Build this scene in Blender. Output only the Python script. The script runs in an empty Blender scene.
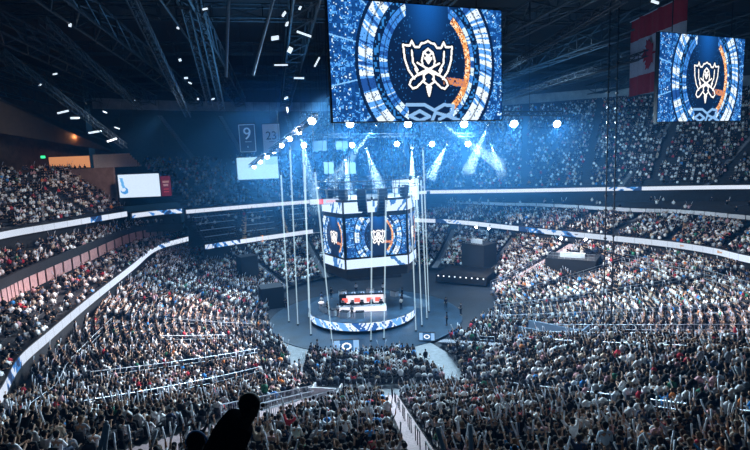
import bpy, bmesh, math, random
import numpy as np
from mathutils import Vector, Matrix, Euler
random.seed(7); RNG = np.random.default_rng(7)
PI = math.pi; R = math.radians
SC = bpy.context.scene; COL = SC.collection
S = 1.3                                   # metres per plan unit
H = 17.0                                  # eye height in plan units
PITCH, ROLL, F = 7.7, -2.3, 500.0
CAMR = (Euler((R(90-PITCH), 0, 0)).to_matrix() @ Matrix.Rotation(R(ROLL), 3, 'Z'))

# ------------------------------------------------------------------ helpers
def ray(px, py):
    return CAMR @ Vector(((px-375)/F, (225-py)/F, -1))
def A(px, py, Y):                          # plan-unit point at depth Y seen at a pixel
    d = ray(px, py); return Vector((d.x/d.y*Y, Y, H + d.z/d.y*Y))
def G(px, py, z):                          # plan-unit point at height z
    d = ray(px, py); t = (z-H)/d.z; return Vector((d.x*t, d.y*t, z))
def proj(p):                               # world metres -> pixel
    v = CAMR.transposed() @ (Vector(p)-Vector((0, 0, H*S)))
    if v.z > -0.01: return (-9999, -9999)
    return (375+F*v.x/-v.z, 225-F*v.y/-v.z)
def W(p): return Vector(p)*S

MATS = {}
def mat(name, col, rough=.7, metal=0., noise=0., nscale=8., emit=None, estr=0., spec=.5):
    if name in MATS: return MATS[name]
    m = bpy.data.materials.new(name); m.use_nodes = True; nt = m.node_tree; b = nt.nodes['Principled BSDF']
    b.inputs['Base Color'].default_value = (*col, 1); b.inputs['Roughness'].default_value = rough
    b.inputs['Metallic'].default_value = metal; b.inputs['Specular IOR Level'].default_value = spec
    if noise:
        tc = nt.nodes.new('ShaderNodeTexCoord'); n = nt.nodes.new('ShaderNodeTexNoise'); n.inputs['Scale'].default_value = nscale
        n.inputs['Detail'].default_value = 4
        r = nt.nodes.new('ShaderNodeValToRGB')
        r.color_ramp.elements[0].position = .3; r.color_ramp.elements[1].position = .7
        r.color_ramp.elements[0].color = (*[c*(1-noise) for c in col], 1); r.color_ramp.elements[1].color = (*[min(1, c*(1+noise)) for c in col], 1)
        nt.links.new(tc.outputs['Object'], n.inputs['Vector']); nt.links.new(n.outputs['Fac'], r.inputs['Fac']); nt.links.new(r.outputs['Color'], b.inputs['Base Color'])
    if emit:
        b.inputs['Emission Color'].default_value = (*emit, 1); b.inputs['Emission Strength'].default_value = estr
    MATS[name] = m; return m
def attr_mat(name, emission=None, rough=.8):
    m = bpy.data.materials.new(name); m.use_nodes = True; nt = m.node_tree; b = nt.nodes['Principled BSDF']
    a = nt.nodes.new('ShaderNodeAttribute'); a.attribute_name = 'tint'
    b.inputs['Roughness'].default_value = rough; b.inputs['Specular IOR Level'].default_value = .15
    if emission:
        b.inputs['Base Color'].default_value = (.01, .01, .012, 1)
        nt.links.new(a.outputs['Color'], b.inputs['Emission Color']); b.inputs['Emission Strength'].default_value = emission
    else:
        nt.links.new(a.outputs['Color'], b.inputs['Base Color'])
    return m
def objcol_mat(name, rough=.75, noise=.25, scale=14):
    m = bpy.data.materials.new(name); m.use_nodes = True; nt = m.node_tree; b = nt.nodes['Principled BSDF']
    oi = nt.nodes.new('ShaderNodeObjectInfo'); tc = nt.nodes.new('ShaderNodeTexCoord'); n = nt.nodes.new('ShaderNodeTexNoise')
    n.inputs['Scale'].default_value = scale
    mr = nt.nodes.new('ShaderNodeMapRange'); mr.inputs['To Min'].default_value = 1-noise; mr.inputs['To Max'].default_value = 1+noise
    mx = nt.nodes.new('ShaderNodeVectorMath'); mx.operation = 'SCALE'
    nt.links.new(tc.outputs['Object'], n.inputs['Vector']); nt.links.new(n.outputs['Fac'], mr.inputs['Value'])
    nt.links.new(oi.outputs['Color'], mx.inputs[0]); nt.links.new(mr.outputs['Result'], mx.inputs['Scale'])
    nt.links.new(mx.outputs['Vector'], b.inputs['Base Color']); b.inputs['Roughness'].default_value = rough; b.inputs['Specular IOR Level'].default_value = .12
    return m

def tag(o, label=None, cat=None, group=None, kind=None):
    if label: o['label'] = label
    if cat: o['category'] = cat
    if group: o['group'] = group
    if kind: o['kind'] = kind
    return o
def empty(name, loc, rz=0):
    o = bpy.data.objects.new(name, None); COL.objects.link(o); o.location = loc; o.rotation_euler = (0, 0, rz); o.empty_display_size = .2
    return o
class MB:                                  # collects shapes for ONE mesh
    def __init__(s): s.v = []; s.f = []
    def add(s, vs, fs):
        k = len(s.v); s.v += [tuple(v) for v in vs]; s.f += [tuple(i+k for i in f) for f in fs]; return s
    def box(s, c, d, rz=0, m=None):
        x, y, z = d[0]/2, d[1]/2, d[2]/2
        vs = [Vector(p) for p in ((-x,-y,-z),(x,-y,-z),(x,y,-z),(-x,y,-z),(-x,-y,z),(x,-y,z),(x,y,z),(-x,y,z))]
        M = m if m is not None else Matrix.Rotation(rz, 3, 'Z')
        return s.add([M@v+Vector(c) for v in vs], [(3,2,1,0),(4,5,6,7),(0,1,5,4),(1,2,6,5),(2,3,7,6),(3,0,4,7)])
    def bar(s, a, b, r, n=6, r2=None):
        a, b = Vector(a), Vector(b); d = (b-a)
        if d.length < 1e-6: return s
        q = d.to_track_quat('Z', 'Y').to_matrix(); r2 = r if r2 is None else r2
        vs = [a+q@Vector((r*math.cos(2*PI*i/n), r*math.sin(2*PI*i/n), 0)) for i in range(n)]+[b+q@Vector((r2*math.cos(2*PI*i/n), r2*math.sin(2*PI*i/n), 0)) for i in range(n)]
        return s.add(vs, [(i, (i+1)%n, n+(i+1)%n, n+i) for i in range(n)]+[tuple(range(n))[::-1], tuple(range(n, 2*n))])
    def ell(s, c, r, n=10, k=6, m=None):
        M = m if m is not None else Matrix.Identity(3); vs = [Vector((0,0,-r[2]))]
        for j in range(1, k):
            t = -PI/2+PI*j/k
            for i in range(n):
                p = 2*PI*i/n; vs.append(Vector((r[0]*math.cos(t)*math.cos(p), r[1]*math.cos(t)*math.sin(p), r[2]*math.sin(t))))
        vs.append(Vector((0,0,r[2]))); fs = [(0, 1+(i+1)%n, 1+i) for i in range(n)]
        for j in range(k-2):
            a = 1+j*n; fs += [(a+i, a+(i+1)%n, a+n+(i+1)%n, a+n+i) for i in range(n)]
        a = 1+(k-2)*n; fs += [(a+i, a+(i+1)%n, len(vs)-1) for i in range(n)]
        return s.add([M@v+Vector(c) for v in vs], fs)
    def prism(s, pts, z0, z1):
        n = len(pts); vs = [(p[0], p[1], z0) for p in pts]+[(p[0], p[1], z1) for p in pts]
        return s.add(vs, [tuple(range(n))[::-1], tuple(range(n, 2*n))]+[(i, (i+1)%n, n+(i+1)%n, n+i) for i in range(n)])
    def build(s, name, m, parent=None, smooth=False):
        me = bpy.data.meshes.new(name); me.from_pydata(s.v, [], s.f); me.validate(); me.update()
        bm = bmesh.new(); bm.from_mesh(me); bmesh.ops.recalc_face_normals(bm, faces=bm.faces); bm.to_mesh(me); bm.free()
        if smooth:
            me.polygons.foreach_set('use_smooth', [True]*len(me.polygons))
        o = bpy.data.objects.new(name, me); COL.objects.link(o)
        if m: me.materials.append(m)
        if parent: o.parent = parent
        return o
def dup(root, loc=None, rot=None):
    c = root.copy(); COL.objects.link(c)
    if loc is not None: c.location = loc
    if rot is not None: c.rotation_euler = rot
    for ch in root.children:
        d = ch.copy(); COL.objects.link(d); d.parent = c
        for g in ch.children:
            e = g.copy(); COL.objects.link(e); e.parent = d
    return c
def fast_mesh(name, V, loops, counts, tint=None, m=None):
    me = bpy.data.meshes.new(name); me.vertices.add(len(V)); me.vertices.foreach_set('co', np.asarray(V, np.float32).ravel())
    me.loops.add(len(loops)); me.loops.foreach_set('vertex_index', np.asarray(loops, np.int32))
    me.polygons.add(len(counts)); st = np.concatenate([[0], np.cumsum(counts)[:-1]]).astype(np.int32)
    me.polygons.foreach_set('loop_start', st); me.update(calc_edges=True)
    if tint is not None:
        a = me.attributes.new('tint', 'FLOAT_COLOR', 'FACE'); c = np.ones((len(counts), 4), np.float32); c[:, :3] = tint
        a.data.foreach_set('color', c.ravel())
    o = bpy.data.objects.new(name, me); COL.objects.link(o)
    if m: me.materials.append(m)
    return o
def catmull(pts, n):                       # resample a polyline smoothly into n+1 points
    P = [np.array(p, float) for p in pts]; P = [2*P[0]-P[1]]+P+[2*P[-1]-P[-2]]; out = []
    m = len(pts)-1
    for k in range(n+1):
        u = k/n*m; i = min(int(u), m-1); t = u-i; a, b, c, d = P[i:i+4]
        out.append(.5*(2*b+(c-a)*t+(2*a-5*b+4*c-d)*t*t+(3*b-a-3*c+d)*t**3))
    return np.array(out)

# ------------------------------------------------------------------ materials
M_conc = mat('concrete', (.022, .024, .03), .85, noise=.3, nscale=3)
M_dark = mat('dark_wall', (.012, .013, .017), .8, noise=.3, nscale=2)
M_steel = mat('dark_steel', (.035, .042, .055), .55, .6, noise=.3, nscale=5)
M_black = mat('black_metal', (.008, .008, .01), .5, .3)
M_cloth = mat('black_drape', (.006, .006, .008), .95)
M_rail = mat('rail_metal', (.45, .5, .56), .35, .8)
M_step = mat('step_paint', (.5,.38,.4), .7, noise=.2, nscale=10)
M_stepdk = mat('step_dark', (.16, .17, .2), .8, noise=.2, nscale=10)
M_floor = mat('stage_floor', (.007, .028, .055), .4, noise=.4, nscale=.6)
M_walk = mat('walkway', (.16, .18, .2), .6, noise=.2, nscale=2)
M_seat = mat('seat_plastic', (.02, .022, .03), .5, noise=.2)
M_white = mat('white_panel', (.55, .56, .6), .6, noise=.1, nscale=4)
M_glass = mat('balustrade_glass', (.25, .4, .5), .15, noise=.1)
M_lens = mat('lamp_lens', (.8, .85, 1), .2, emit=(.75, .88, 1), estr=30)
M_img = attr_mat('screen_picture', 1.25)
M_ribbon = attr_mat('ribbon_picture', 1.0)
M_crowd = attr_mat('crowd_clothes', None, .8)
M_tintpaint = attr_mat('painted_tint', None, .8)
M_oc = objcol_mat('coloured_cloth')
M_stick = mat('inflated_film', (.75, .8, .88), .25, noise=.1)

# ------------------------------------------------------------------ plan
CX, CY = 0.0, 52.0
def GL(z, *px): return [tuple(G(x, y, z)[:2]) for x, y in px]
L_left = GL(5.3, (0,397),(20,362),(50,335),(90,301),(133,267),(157,248),(191,238)); L_left = [(L_left[0][0]+2.2, L_left[0][1]-5.5)]+L_left
L_far = GL(5.3, (205,247),(250,240),(330,229),(413,220))
L_right = GL(5.3, (413,220),(457,222),(500,226.5),(540,231),(600,237),(667,244),(713,251),(752,260)); L_right = L_right+[(L_right[-1][0]+3, L_right[-1][1]-9)]
LP = L_left+L_far+L_right[1:]+[(38,24),(30,14),(16,8.5),(0,7.5),(-10,10)]
if LP[-1][1] > L_left[0][1]-2: LP = LP[:-1]
def rayhit(poly, phi):
    d = (math.cos(phi), math.sin(phi)); best = 0
    for i in range(len(poly)):
        a = (poly[i][0]-CX, poly[i][1]-CY); b = (poly[(i+1)%len(poly)][0]-CX, poly[(i+1)%len(poly)][1]-CY)
        ex, ey = b[0]-a[0], b[1]-a[1]; den = d[0]*ey-d[1]*ex
        if abs(den) < 1e-9: continue
        t = (a[0]*ey-a[1]*ex)/den; u = (a[0]*d[1]-a[1]*d[0])/den
        if t > 0 and -1e-6 <= u <= 1+1e-6: best = max(best, t)
    return best
def lerp_tab(tab, x):
    x %= 360
    for (a, va), (b, vb) in zip(tab, tab[1:]):
        if a <= x <= b: return va+(vb-va)*(x-a)/(b-a)
    return tab[-1][1]
FT = [(0,12.5),(25,15),(40,21),(60,24),(90,20.5),(120,19),(145,16.5),(165,13),(190,11.3),(215,11.3),(235,13.5),(250,17),(260,19),(280,18.5),(289,18.5),(293,16),(297,13),(302,10.1),(330,10.1),(345,11),(360,12.5)]
ZT = [(0,4.15),(231,4.15),(243,6.2),(256,10),(300,10),(325,6.6),(345,4.6),(360,4.15)]
NS = 360
PH = [R(i*360/NS) for i in range(NS)]
R0 = np.array([lerp_tab(FT, math.degrees(p)) for p in PH]); R1 = np.array([rayhit(LP, p)-.25 for p in PH])
for _ in range(3): R1 = np.minimum(R1, (np.roll(R1,1)+R1+np.roll(R1,-1))/3+.2)
Z1 = np.array([lerp_tab(ZT, math.degrees(p)) for p in PH])
def bowl(phi_deg, r):                      # height of the lower bowl, plan units
    x = (phi_deg % 360)*NS/360; i = int(x) % NS; t = x-int(x); j = (i+1) % NS
    r0 = R0[i]*(1-t)+R0[j]*t; r1 = R1[i]*(1-t)+R1[j]*t; z1 = Z1[i]*(1-t)+Z1[j]*t
    s = max(0, min(1, (r-r0)/(r1-r0))); e = 1.25-.25*max(0, min(1, (z1-5)/5))
    return .25+(z1-.25)*s**e
def bowl_r(phi_deg):
    x = (phi_deg % 360)*NS/360; i = int(x) % NS; t = x-int(x); j = (i+1) % NS
    return R0[i]*(1-t)+R0[j]*t, R1[i]*(1-t)+R1[j]*t
def pol(phi_deg, r, z=None):
    p = R(phi_deg); return Vector((CX+r*math.cos(p), CY+r*math.sin(p), bowl(phi_deg, r) if z is None else z))
ROW = .85/S
AISLES = [242, 259, 272, 289, 303, 318, 336, 354, 12, 30, 48, 68, 90, 112, 133, 153, 172, 188, 202, 215, 229]
AW = {259: 1.15, 272: .5, 318: .9, 30: .9}    # half widths, plan units

# ---- concrete bowl with steps
NR = 30
def bowl_surface():
    V = []; Fc = []
    for i in range(NS):
        p = i*360/NS; r0, r1 = bowl_r(p)
        for k in range(NR):
            ra = r0+(r1-r0)*k/NR; rb = r0+(r1-r0)*(k+1)/NR; z = bowl(p, ra)-.02
            V.append(W(pol(p, ra, z))); V.append(W(pol(p, rb-.001, z)))
        V.append(W(pol(p, r1, -.2)))
    n = NR*2+1
    for i in range(NS):
        j = (i+1) % NS
        for k in range(n-1): Fc.append((i*n+k, j*n+k, j*n+k+1, i*n+k+1))
    o = MB().add(V, Fc).build('seating_bowl', M_conc); tag(o, 'dark stepped concrete terrace of the lower bowl round the stage', kind='structure')
bowl_surface()
MB().box(W((5, 60, -.25)), (260, 240, .2)).build('floor', mat('arena_floor', (.004,.01,.02), .7, noise=.3, nscale=.5))['kind'] = 'structure'
MB().prism([W(pol(a, 21, 0))[:2] for a in range(205, 301, 4)]+[W(pol(a, 9, 0))[:2] for a in range(300, 204, -4)], -.12, .02).build('floor_walkway', M_walk)['kind'] = 'structure'
SX, SY = -1.7, 52.4
def ringpts(cx, cy, r, n=64, a0=0, a1=360): return [((cx+r*math.cos(R(a0+(a1-a0)*i/n)))*S, (cy+r*math.sin(R(a0+(a1-a0)*i/n)))*S) for i in range(n if a1-a0 == 360 else n+1)]
o = MB().prism(ringpts(-1.4, 52.3, 10.3), .02, .1).build('floor_disc', M_floor); o['kind'] = 'structure'; o['label'] = 'dark blue circular floor around the stage'

# ---- generic loft tier
def tier(name, inner, outer, zi, zo, nrows, n=60, label=None, back=None):
    I = catmull(inner, n); O = catmull(outer, n); V = []; Fc = []; m = nrows*2+1
    for a, b in zip(I, O):
        for k in range(nrows):
            for t in (k/nrows, (k+1)/nrows):
                q = a+(b-a)*t; z = zi+(zo-zi)*k/nrows; V.append(W((q[0], q[1], z)))
        V.append(W((b[0], b[1], zi-.6)))
    for i in range(n):
        for k in range(m-1): Fc.append((i*m+k, (i+1)*m+k, (i+1)*m+k+1, i*m+k+1))
    o = MB().add(V, Fc).build(name, M_conc); tag(o, label, kind='structure'); return I, O
def strip(name, pts, z0, z1, m, n=60, thick=.12, parent=None):
    Pn = catmull(pts, n); V = []; Fc = []
    for i, p in enumerate(Pn):
        d = Pn[min(i+1, n)]-Pn[max(i-1, 0)]; d /= np.linalg.norm(d); nx, ny = -d[1], d[0]
        for (off, z) in ((0, z0), (0, z1), (thick, z1), (thick, z0)): V.append(W((p[0]+nx*off, p[1]+ny*off, z)))
    for i in range(n):
        a = i*4; Fc += [(a+k, a+4+k, a+4+(k+1)%4, a+(k+1)%4) for k in range(4)]
    Fc += [(0,1,2,3), (n*4+3, n*4+2, n*4+1, n*4)]
    return MB().add(V, Fc).build(name, m, parent)

PEOPLE = []    # (x,y,z metres, yaw, zone, sortkey, info)
def seats_on(I, O, zi, zo, nrows, fill, zone, gaps=(), sp=.56, facing=None, keep=None):
    for k in range(nrows):
        t = (k+.55)/nrows; L = I+(O-I)*t; seg = np.linalg.norm(np.diff(L, axis=0), axis=1)*S; tot = seg.sum(); cs = np.concatenate([[0], np.cumsum(seg)])
        z = (zi+(zo-zi)*k/nrows)*S; ns = int(tot/sp)
        for q in range(ns):
            s = (q+.5)*sp; f = s/tot
            if any(abs(f-g)*tot < .75 for g in gaps) or random.random() > fill: continue
            i = min(np.searchsorted(cs, s)-1, len(seg)-1); u = (s-cs[i])/seg[i]; p = (L[i]*(1-u)+L[i+1]*u)*S
            if keep and not keep(p, z): continue
            c = (I+(O-I)*0)[i]*S; o_ = O[i]*S; PEOPLE.append((p[0], p[1], z, math.atan2(c[1]-o_[1], c[0]-o_[0])+random.uniform(-.3, .3), zone, 0, None))

M_left = GL(7.0, (0,298),(30,283),(83,259),(133,237),(173,229)); M_left = [(M_left[0][0]+1.2, M_left[0][1]-18)]+[(M_left[0][0]+.5, M_left[0][1]-8)]+M_left
v_ = Vector((L_left[-1][0]-CX, L_left[-1][1]-CY)).normalized(); M_left = M_left+[(L_left[-1][0]+v_.x*3.2, L_left[-1][1]+v_.y*3.2)]
U_left = GL(10.2, (0,236),(50,227),(127,214),(182,211)); U_left = [(U_left[0][0]+3, U_left[0][1]-26),(U_left[0][0]+1, U_left[0][1]-12)]+U_left
U_l2 = U_left[:-1]; U_mid = GL(10.2, (132,216),(157,213),(182,211))
U_fc = GL(10.2, (186,212),(250,206.5),(320,201),(430,192)); U_far = U_fc
M_right = GL(8.25, (440,201.5),(500,204),(543,205),(633,210),(667,211),(700,213),(752,218)); M_right = M_right+[(M_right[-1][0]+5, M_right[-1][1]-12)]
U_right = GL(10.25, (430,192),(500,191),(613,189),(752,187)); U_right = U_right+[(U_right[-1][0]+12, U_right[-1][1]-10)]
print('L', [tuple(round(v,1) for v in p) for p in L_left+L_far+L_right]); print('M', [tuple(round(v,1) for v in p) for p in M_left], [tuple(round(v,1) for v in p) for p in M_right]); print('U', [tuple(round(v,1) for v in p) for p in U_left+U_fc+U_right])
def shift(pts, d):                          # push outwards from the stage
    out = []
    for x, y in pts:
        v = Vector((x-CX, y-CY)).normalized(); out.append((x+v.x*d, y+v.y*d))
    return out
U_all = U_fc[:-1]+U_right; T_all = shift(U_all, 26)
T_l2 = shift(U_l2, 13)

I, O = tier('terrace_left_club', L_left, M_left, 5.2, 5.7, 8, label='dark narrow terrace above the near side ribbon board')
seats_on(I, O, 5.2, 5.7, 8, .45, 'club', gaps=(.2,.4,.6,.8))
I, O = tier('terrace_left_mezzanine', M_left, U_left, 7.8, 8.3, 9, label='dark terrace above the pink lit suite wall')
seats_on(I, O, 7.8, 8.3, 9, .38, 'club', gaps=(.3,.5,.7))
I, O = tier('terrace_far_corner', L_far, U_far, 5.6, 9.3, 10, label='mostly empty terrace between two ribbon boards on the far side')
FAR_IO = (I, O)
seats_on(I, O, 5.6, 9.3, 10, .12, 'club', gaps=(.3,.5,.7))
I, O = tier('terrace_right_club', L_right, M_right, 5.3, 7.2, 16, label='terrace of spectators above the lower ribbon board')
RC_IO = (I, O)
RCG = (.1,.22,.34,.46,.57,.68,.79,.9)
seats_on(I, O, 5.3, 7.2, 16, .72, 'club', gaps=RCG)
I, O = tier('suite_deck', M_right, U_right, 8.0, 8.1, 3, label='dark suite deck under the upper ribbon board')
seats_on(I, O, 8.0, 8.1, 3, .1, 'club')
I, O = tier('terrace_upper', U_all, T_all, 10.6, 26.4, 40, n=90, label='steep upper terrace of spectators below the roof')
UP_IO = (I, O)
UG = (.1,.19,.28,.37,.46,.55,.64,.73,.82,.91)
seats_on(I, O, 10.6, 26.4, 40, .62, 'upper', gaps=UG, sp=.62, keep=lambda p, z: proj((p[0],p[1],z))[0] > 300 or z < 17.5*S)
I, O = tier('terrace_upper_left', U_l2, T_l2, 10.6, 17.2, 18, label='upper terrace of spectators beside the brown wall')
seats_on(I, O, 10.6, 17.2, 18, .85, 'upper', gaps=(.35,.6,.85))

# ---- lower bowl seats
def nearest_aisle(p): return min(((p-a+180) % 360-180, a) for a in AISLES) if 0 else None
NRS = 34
BLOCKS = {242: 'block between white rail and ramp', 259: 'block between ramp and pink stairs', 272: 'first block past pink stairs', 289: 'second block past pink stairs',
          303: 'third block past pink stairs', 229: 'block before the white rail', 318: 'block past the walled aisle', 215: 'block by the inner walkway'}
srt = sorted(AISLES)
DESK = [(G(575,262,3.0).x, G(575,262,3.0).y, 3.6), (G(478,246,4.0).x, G(478,246,4.0).y, 3.2), (G(271,290,1.8).x, G(271,290,1.8).y, 2.4)]
for bi, a0 in enumerate(srt):
    a1 = srt[(bi+1) % len(srt)]+(360 if bi == len(srt)-1 else 0)
    row = 0; rr = min(bowl_r(a)[0] for a in (a0, (a0+a1)/2, a1))
    while rr < 46:
        rr += ROW; row += 1; seat = 0
        w0 = math.degrees((AW.get(a0, .55)+.25)/rr); w1 = math.degrees((AW.get(a1 % 360, .55)+.25)/rr)
        st = math.degrees(.54/S/rr); a = a0+w0
        while a < a1-w1:
            r0, r1 = bowl_r(a)
            if rr > r0+.2 and rr < r1-.3:
                k = int((rr-r0)/(r1-r0)*NR); z = bowl(a, r0+(r1-r0)*k/NR)
                seat += 1
                p = pol(a, rr, z)
                if random.random() < .93 and not any((p.x-d[0])**2+(p.y-d[1])**2 < d[2]**2 for d in DESK):
                    PEOPLE.append((p.x*S, p.y*S, z*S, R(a)+PI+random.uniform(-.25, .25), 'bowl', 0, (a0, row, seat)))
            a += st
# floor seats between the stage and the near block
cu, cv = (-6.2, 35.3), (5.2, 42.3)
for j in range(11):
    for i in range(26):
        x = -6.0+i*.44; y = 35.6+j*ROW
        if math.hypot(x+1.4, y-52.3) < 11 or x < -6.3+max(0, (38.5-y))*.5 or x > 2.4+(42.5-y)*.36: continue
        if random.random() > .95: continue
        PEOPLE.append((x*S, y*S, .03, math.atan2(52-y, -x)+random.uniform(-.2, .2), 'floor', 0, None))

# ------------------------------------------------------------------ crowd meshes
SKIN = [(.55,.36,.26), (.48,.3,.21), (.62,.43,.33), (.3,.17,.11), (.16,.09,.06)]
HAIR = [(.01,.008,.007), (.02,.012,.008), (.04,.022,.012), (.1,.06,.03), (.005,.005,.006)]
TOPS = [((.008,.008,.01), 'black', 42), ((.8,.82,.85), 'white', 24), ((.3,.32,.36), 'grey', 8), ((.03,.045,.09), 'navy', 8), ((.5,.04,.06), 'red', 2.4),
        ((.05,.25,.6), 'blue', 1.5), ((.6,.2,.06), 'orange', .7), ((.6,.35,.38), 'pink', 3), ((.35,.45,.55), 'pale blue', 3), ((.04,.2,.12), 'green', 1), ((.5,.42,.33), 'beige', 3)]
PANTS = [(.015,.016,.022), (.03,.045,.08), (.1,.1,.11)]
def low_person(pose, lod):
    """returns verts, faces, region per face: 0 skin 1 hair 2 top 3 trousers 4 stick"""
    V = []; Fc = []; Rg = []
    def add(mb, reg): k = len(V); V.extend(mb.v); Fc.extend([tuple(i+k for i in f) for f in mb.f]); Rg.extend([reg]*len(mb.f))
    n = 6 if lod else 4
    st = pose in ('stand', 'standup'); hz = .92 if st else .5
    mb = MB().ell((.02, 0, hz+.68), (.1, .085, .125), n, 4); add(mb, 0)
    mb = MB().ell((-.015, 0, hz+.72), (.11, .1, .12), n, 4); add(mb, 1)
    tv = [(-.11,-.15,hz-.02),(.11,-.15,hz-.02),(.11,.15,hz-.02),(-.11,.15,hz-.02),(-.12,-.21,hz+.42),(.1,-.21,hz+.42),(.1,.21,hz+.42),(-.12,.21,hz+.42),(-.06,-.07,hz+.56),(.05,-.07,hz+.56),(.05,.07,hz+.56),(-.06,.07,hz+.56)]
    add(MB().add(tv, [(3,2,1,0),(0,1,5,4),(1,2,6,5),(2,3,7,6),(3,0,4,7),(4,5,9,8),(5,6,10,9),(6,7,11,10),(7,4,8,11),(8,9,10,11)]), 2)
    sides = (-1, 1)
    for s in sides:
        sh = Vector((0, s*.2, hz+.44))
        if pose in ('up', 'uph', 'standup'): el = sh+Vector((.12, s*.14, .2)); ha = el+Vector((.06, s*.03, .28))
        elif pose == 'one': el, ha = (sh+Vector((.1, s*.1, .22)), sh+Vector((.14, s*.16, .5))) if s > 0 else (sh+Vector((.05, s*.06, -.28)), sh+Vector((.26, s*.02, -.32)))
        elif pose == 'clap': el = sh+Vector((.1, s*.06, -.24)); ha = Vector((.36, s*.03, hz+.36))
        else: el = sh+Vector((.02, s*.06, -.28)); ha = el+Vector((.24, -s*.08, -.04))
        add(MB().bar(sh, el, .055, 4 if lod else 3, .045), 2); add(MB().bar(el, ha, .042, 4 if lod else 3, .03), 0)
        if lod: add(MB().ell(ha, (.05, .03, .05), 4, 3), 0)
        if pose in ('up', 'standup') or (pose == 'one' and s > 0):
            d = Vector((.12, s*.16, .5)); add(MB().bar(ha-d*.12, ha+d*.85, .03, 4, .036), 4)
        hip = Vector((.0, s*.09, hz)); kn = hip+(Vector((.42, s*.03, .02)) if not st else Vector((.03, 0, -.44))); an = kn+Vector((.0, 0, -.42))
        if lod or not st: add(MB().bar(hip, kn, .085, 4 if lod else 3, .065), 3)
        if lod: add(MB().bar(kn, an, .06, 4, .045), 3); add(MB().box(an+Vector((.06, 0, -.03)), (.24, .09, .07)), 1)
    return np.array(V, float), Fc, np.array(Rg)
def pick_top():
    return random.choices(range(len(TOPS)), [t[2] for t in TOPS])[0]
def crowd_mesh(name, people, lod, poses, weights):
    tpl = {p: low_person(p, lod) for p in poses}
    Vs, Ls, Cs, Ts = [], [], [], []; off = 0
    ch = random.choices(poses, weights, k=len(people))
    for p in poses:
        tv, tf, tr = tpl[p]; idx = [i for i, c in enumerate(ch) if c == p]
        if not idx: continue
        D = np.array([people[i][:4] for i in idx]); n = len(idx); sc = RNG.uniform(.92, 1.12, n)
        c, s = np.cos(D[:, 3]), np.sin(D[:, 3]); X = tv[None]*sc[:, None, None]
        V = np.empty((n, len(tv), 3)); V[:, :, 0] = X[:, :, 0]*c[:, None]-X[:, :, 1]*s[:, None]+D[:, 0:1]; V[:, :, 1] = X[:, :, 0]*s[:, None]+X[:, :, 1]*c[:, None]+D[:, 1:2]; V[:, :, 2] = X[:, :, 2]+D[:, 2:3]
        fl = np.array([i for f in tf for i in f]); fc = np.array([len(f) for f in tf])
        Ls.append((fl[None]+off+np.arange(n)[:, None]*len(tv)).ravel()); Cs.append(np.tile(fc, n)); Vs.append(V.reshape(-1, 3)); off += n*len(tv)
        pal = np.empty((n, 5, 3))
        for k in range(n):
            pal[k, 0] = random.choice(SKIN); pal[k, 1] = random.choice(HAIR); pal[k, 2] = np.array(TOPS[pick_top()][0])*random.uniform(.7, 1.1); pal[k, 3] = random.choice(PANTS); pal[k, 4] = (.7, .75, .85)
        Ts.append(pal[:, tr].reshape(-1, 3))
    return fast_mesh(name, np.concatenate(Vs), np.concatenate(Ls), np.concatenate(Cs), np.concatenate(Ts), M_crowd)
def inview(p, mx=25):
    x, y = proj((p[0], p[1], p[2]+1)); return -mx < x < 750+mx and -mx < y < 450+mx+12
PEOPLE = [p for p in PEOPLE if inview(p)]
def dist(p): return math.sqrt(p[0]**2+p[1]**2+(p[2]-H*S)**2)
bowlp = sorted([p for p in PEOPLE if p[4] == 'bowl' and p[6]], key=dist)
NEAR = []; 
for p in bowlp:
    x, y = proj((p[0], p[1], p[2]+1))
    if len(NEAR) < 292 and -4 < x < 754 and y < 453: NEAR.append(p)
ns_ = set(id(p) for p in NEAR)
rest = [p for p in PEOPLE if id(p) not in ns_]
print('PEOPLE', len(PEOPLE), 'near dist', dist(NEAR[0]), dist(NEAR[-1]))
lo = [p for p in rest if p[4] in ('bowl', 'floor')]; hi = [p for p in rest if p[4] == 'upper' or p[4] == 'club']
o = crowd_mesh('crowd', lo, 1, ['sit', 'clap', 'up', 'uph', 'one', 'stand'], [32, 36, 7, 12, 8, 3])
tag(o, 'thousands of seated spectators filling the lower bowl round the stage', 'crowd', kind='stuff')
o = crowd_mesh('crowd', hi, 0, ['sit', 'clap', 'up', 'one', 'stand'], [48, 36, 6, 6, 4])
tag(o, 'thousands of distant spectators filling the upper and club terraces', 'crowd', kind='stuff')

# ------------------------------------------------------------------ individual people (skinned, continuous bodies)
def skin_mesh(name, verts, edges, radii, root, sub=1):
    me = bpy.data.meshes.new(name); me.from_pydata(verts, edges, []); ob = bpy.data.objects.new(name, me); COL.objects.link(ob)
    m = ob.modifiers.new('s', 'SKIN'); sv = me.skin_vertices[0].data if me.skin_vertices else None
    if sv is None:
        bm = bmesh.new(); bm.from_mesh(me); bm.verts.layers.skin.verify(); bm.to_mesh(me); bm.free(); sv = me.skin_vertices[0].data
    for i, r in enumerate(radii):
        sv[i].radius = r if isinstance(r, tuple) else (r, r); sv[i].use_root = (i == root)
    m.use_smooth_shade = True
    ss = ob.modifiers.new('b', 'SUBSURF'); ss.levels = sub; ss.render_levels = sub
    dg = bpy.context.evaluated_depsgraph_get(); dg.update()
    out = bpy.data.meshes.new_from_object(ob.evaluated_get(dg)); out.name = name
    bpy.data.objects.remove(ob); bpy.data.meshes.remove(me); out.materials.clear(); return out
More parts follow.
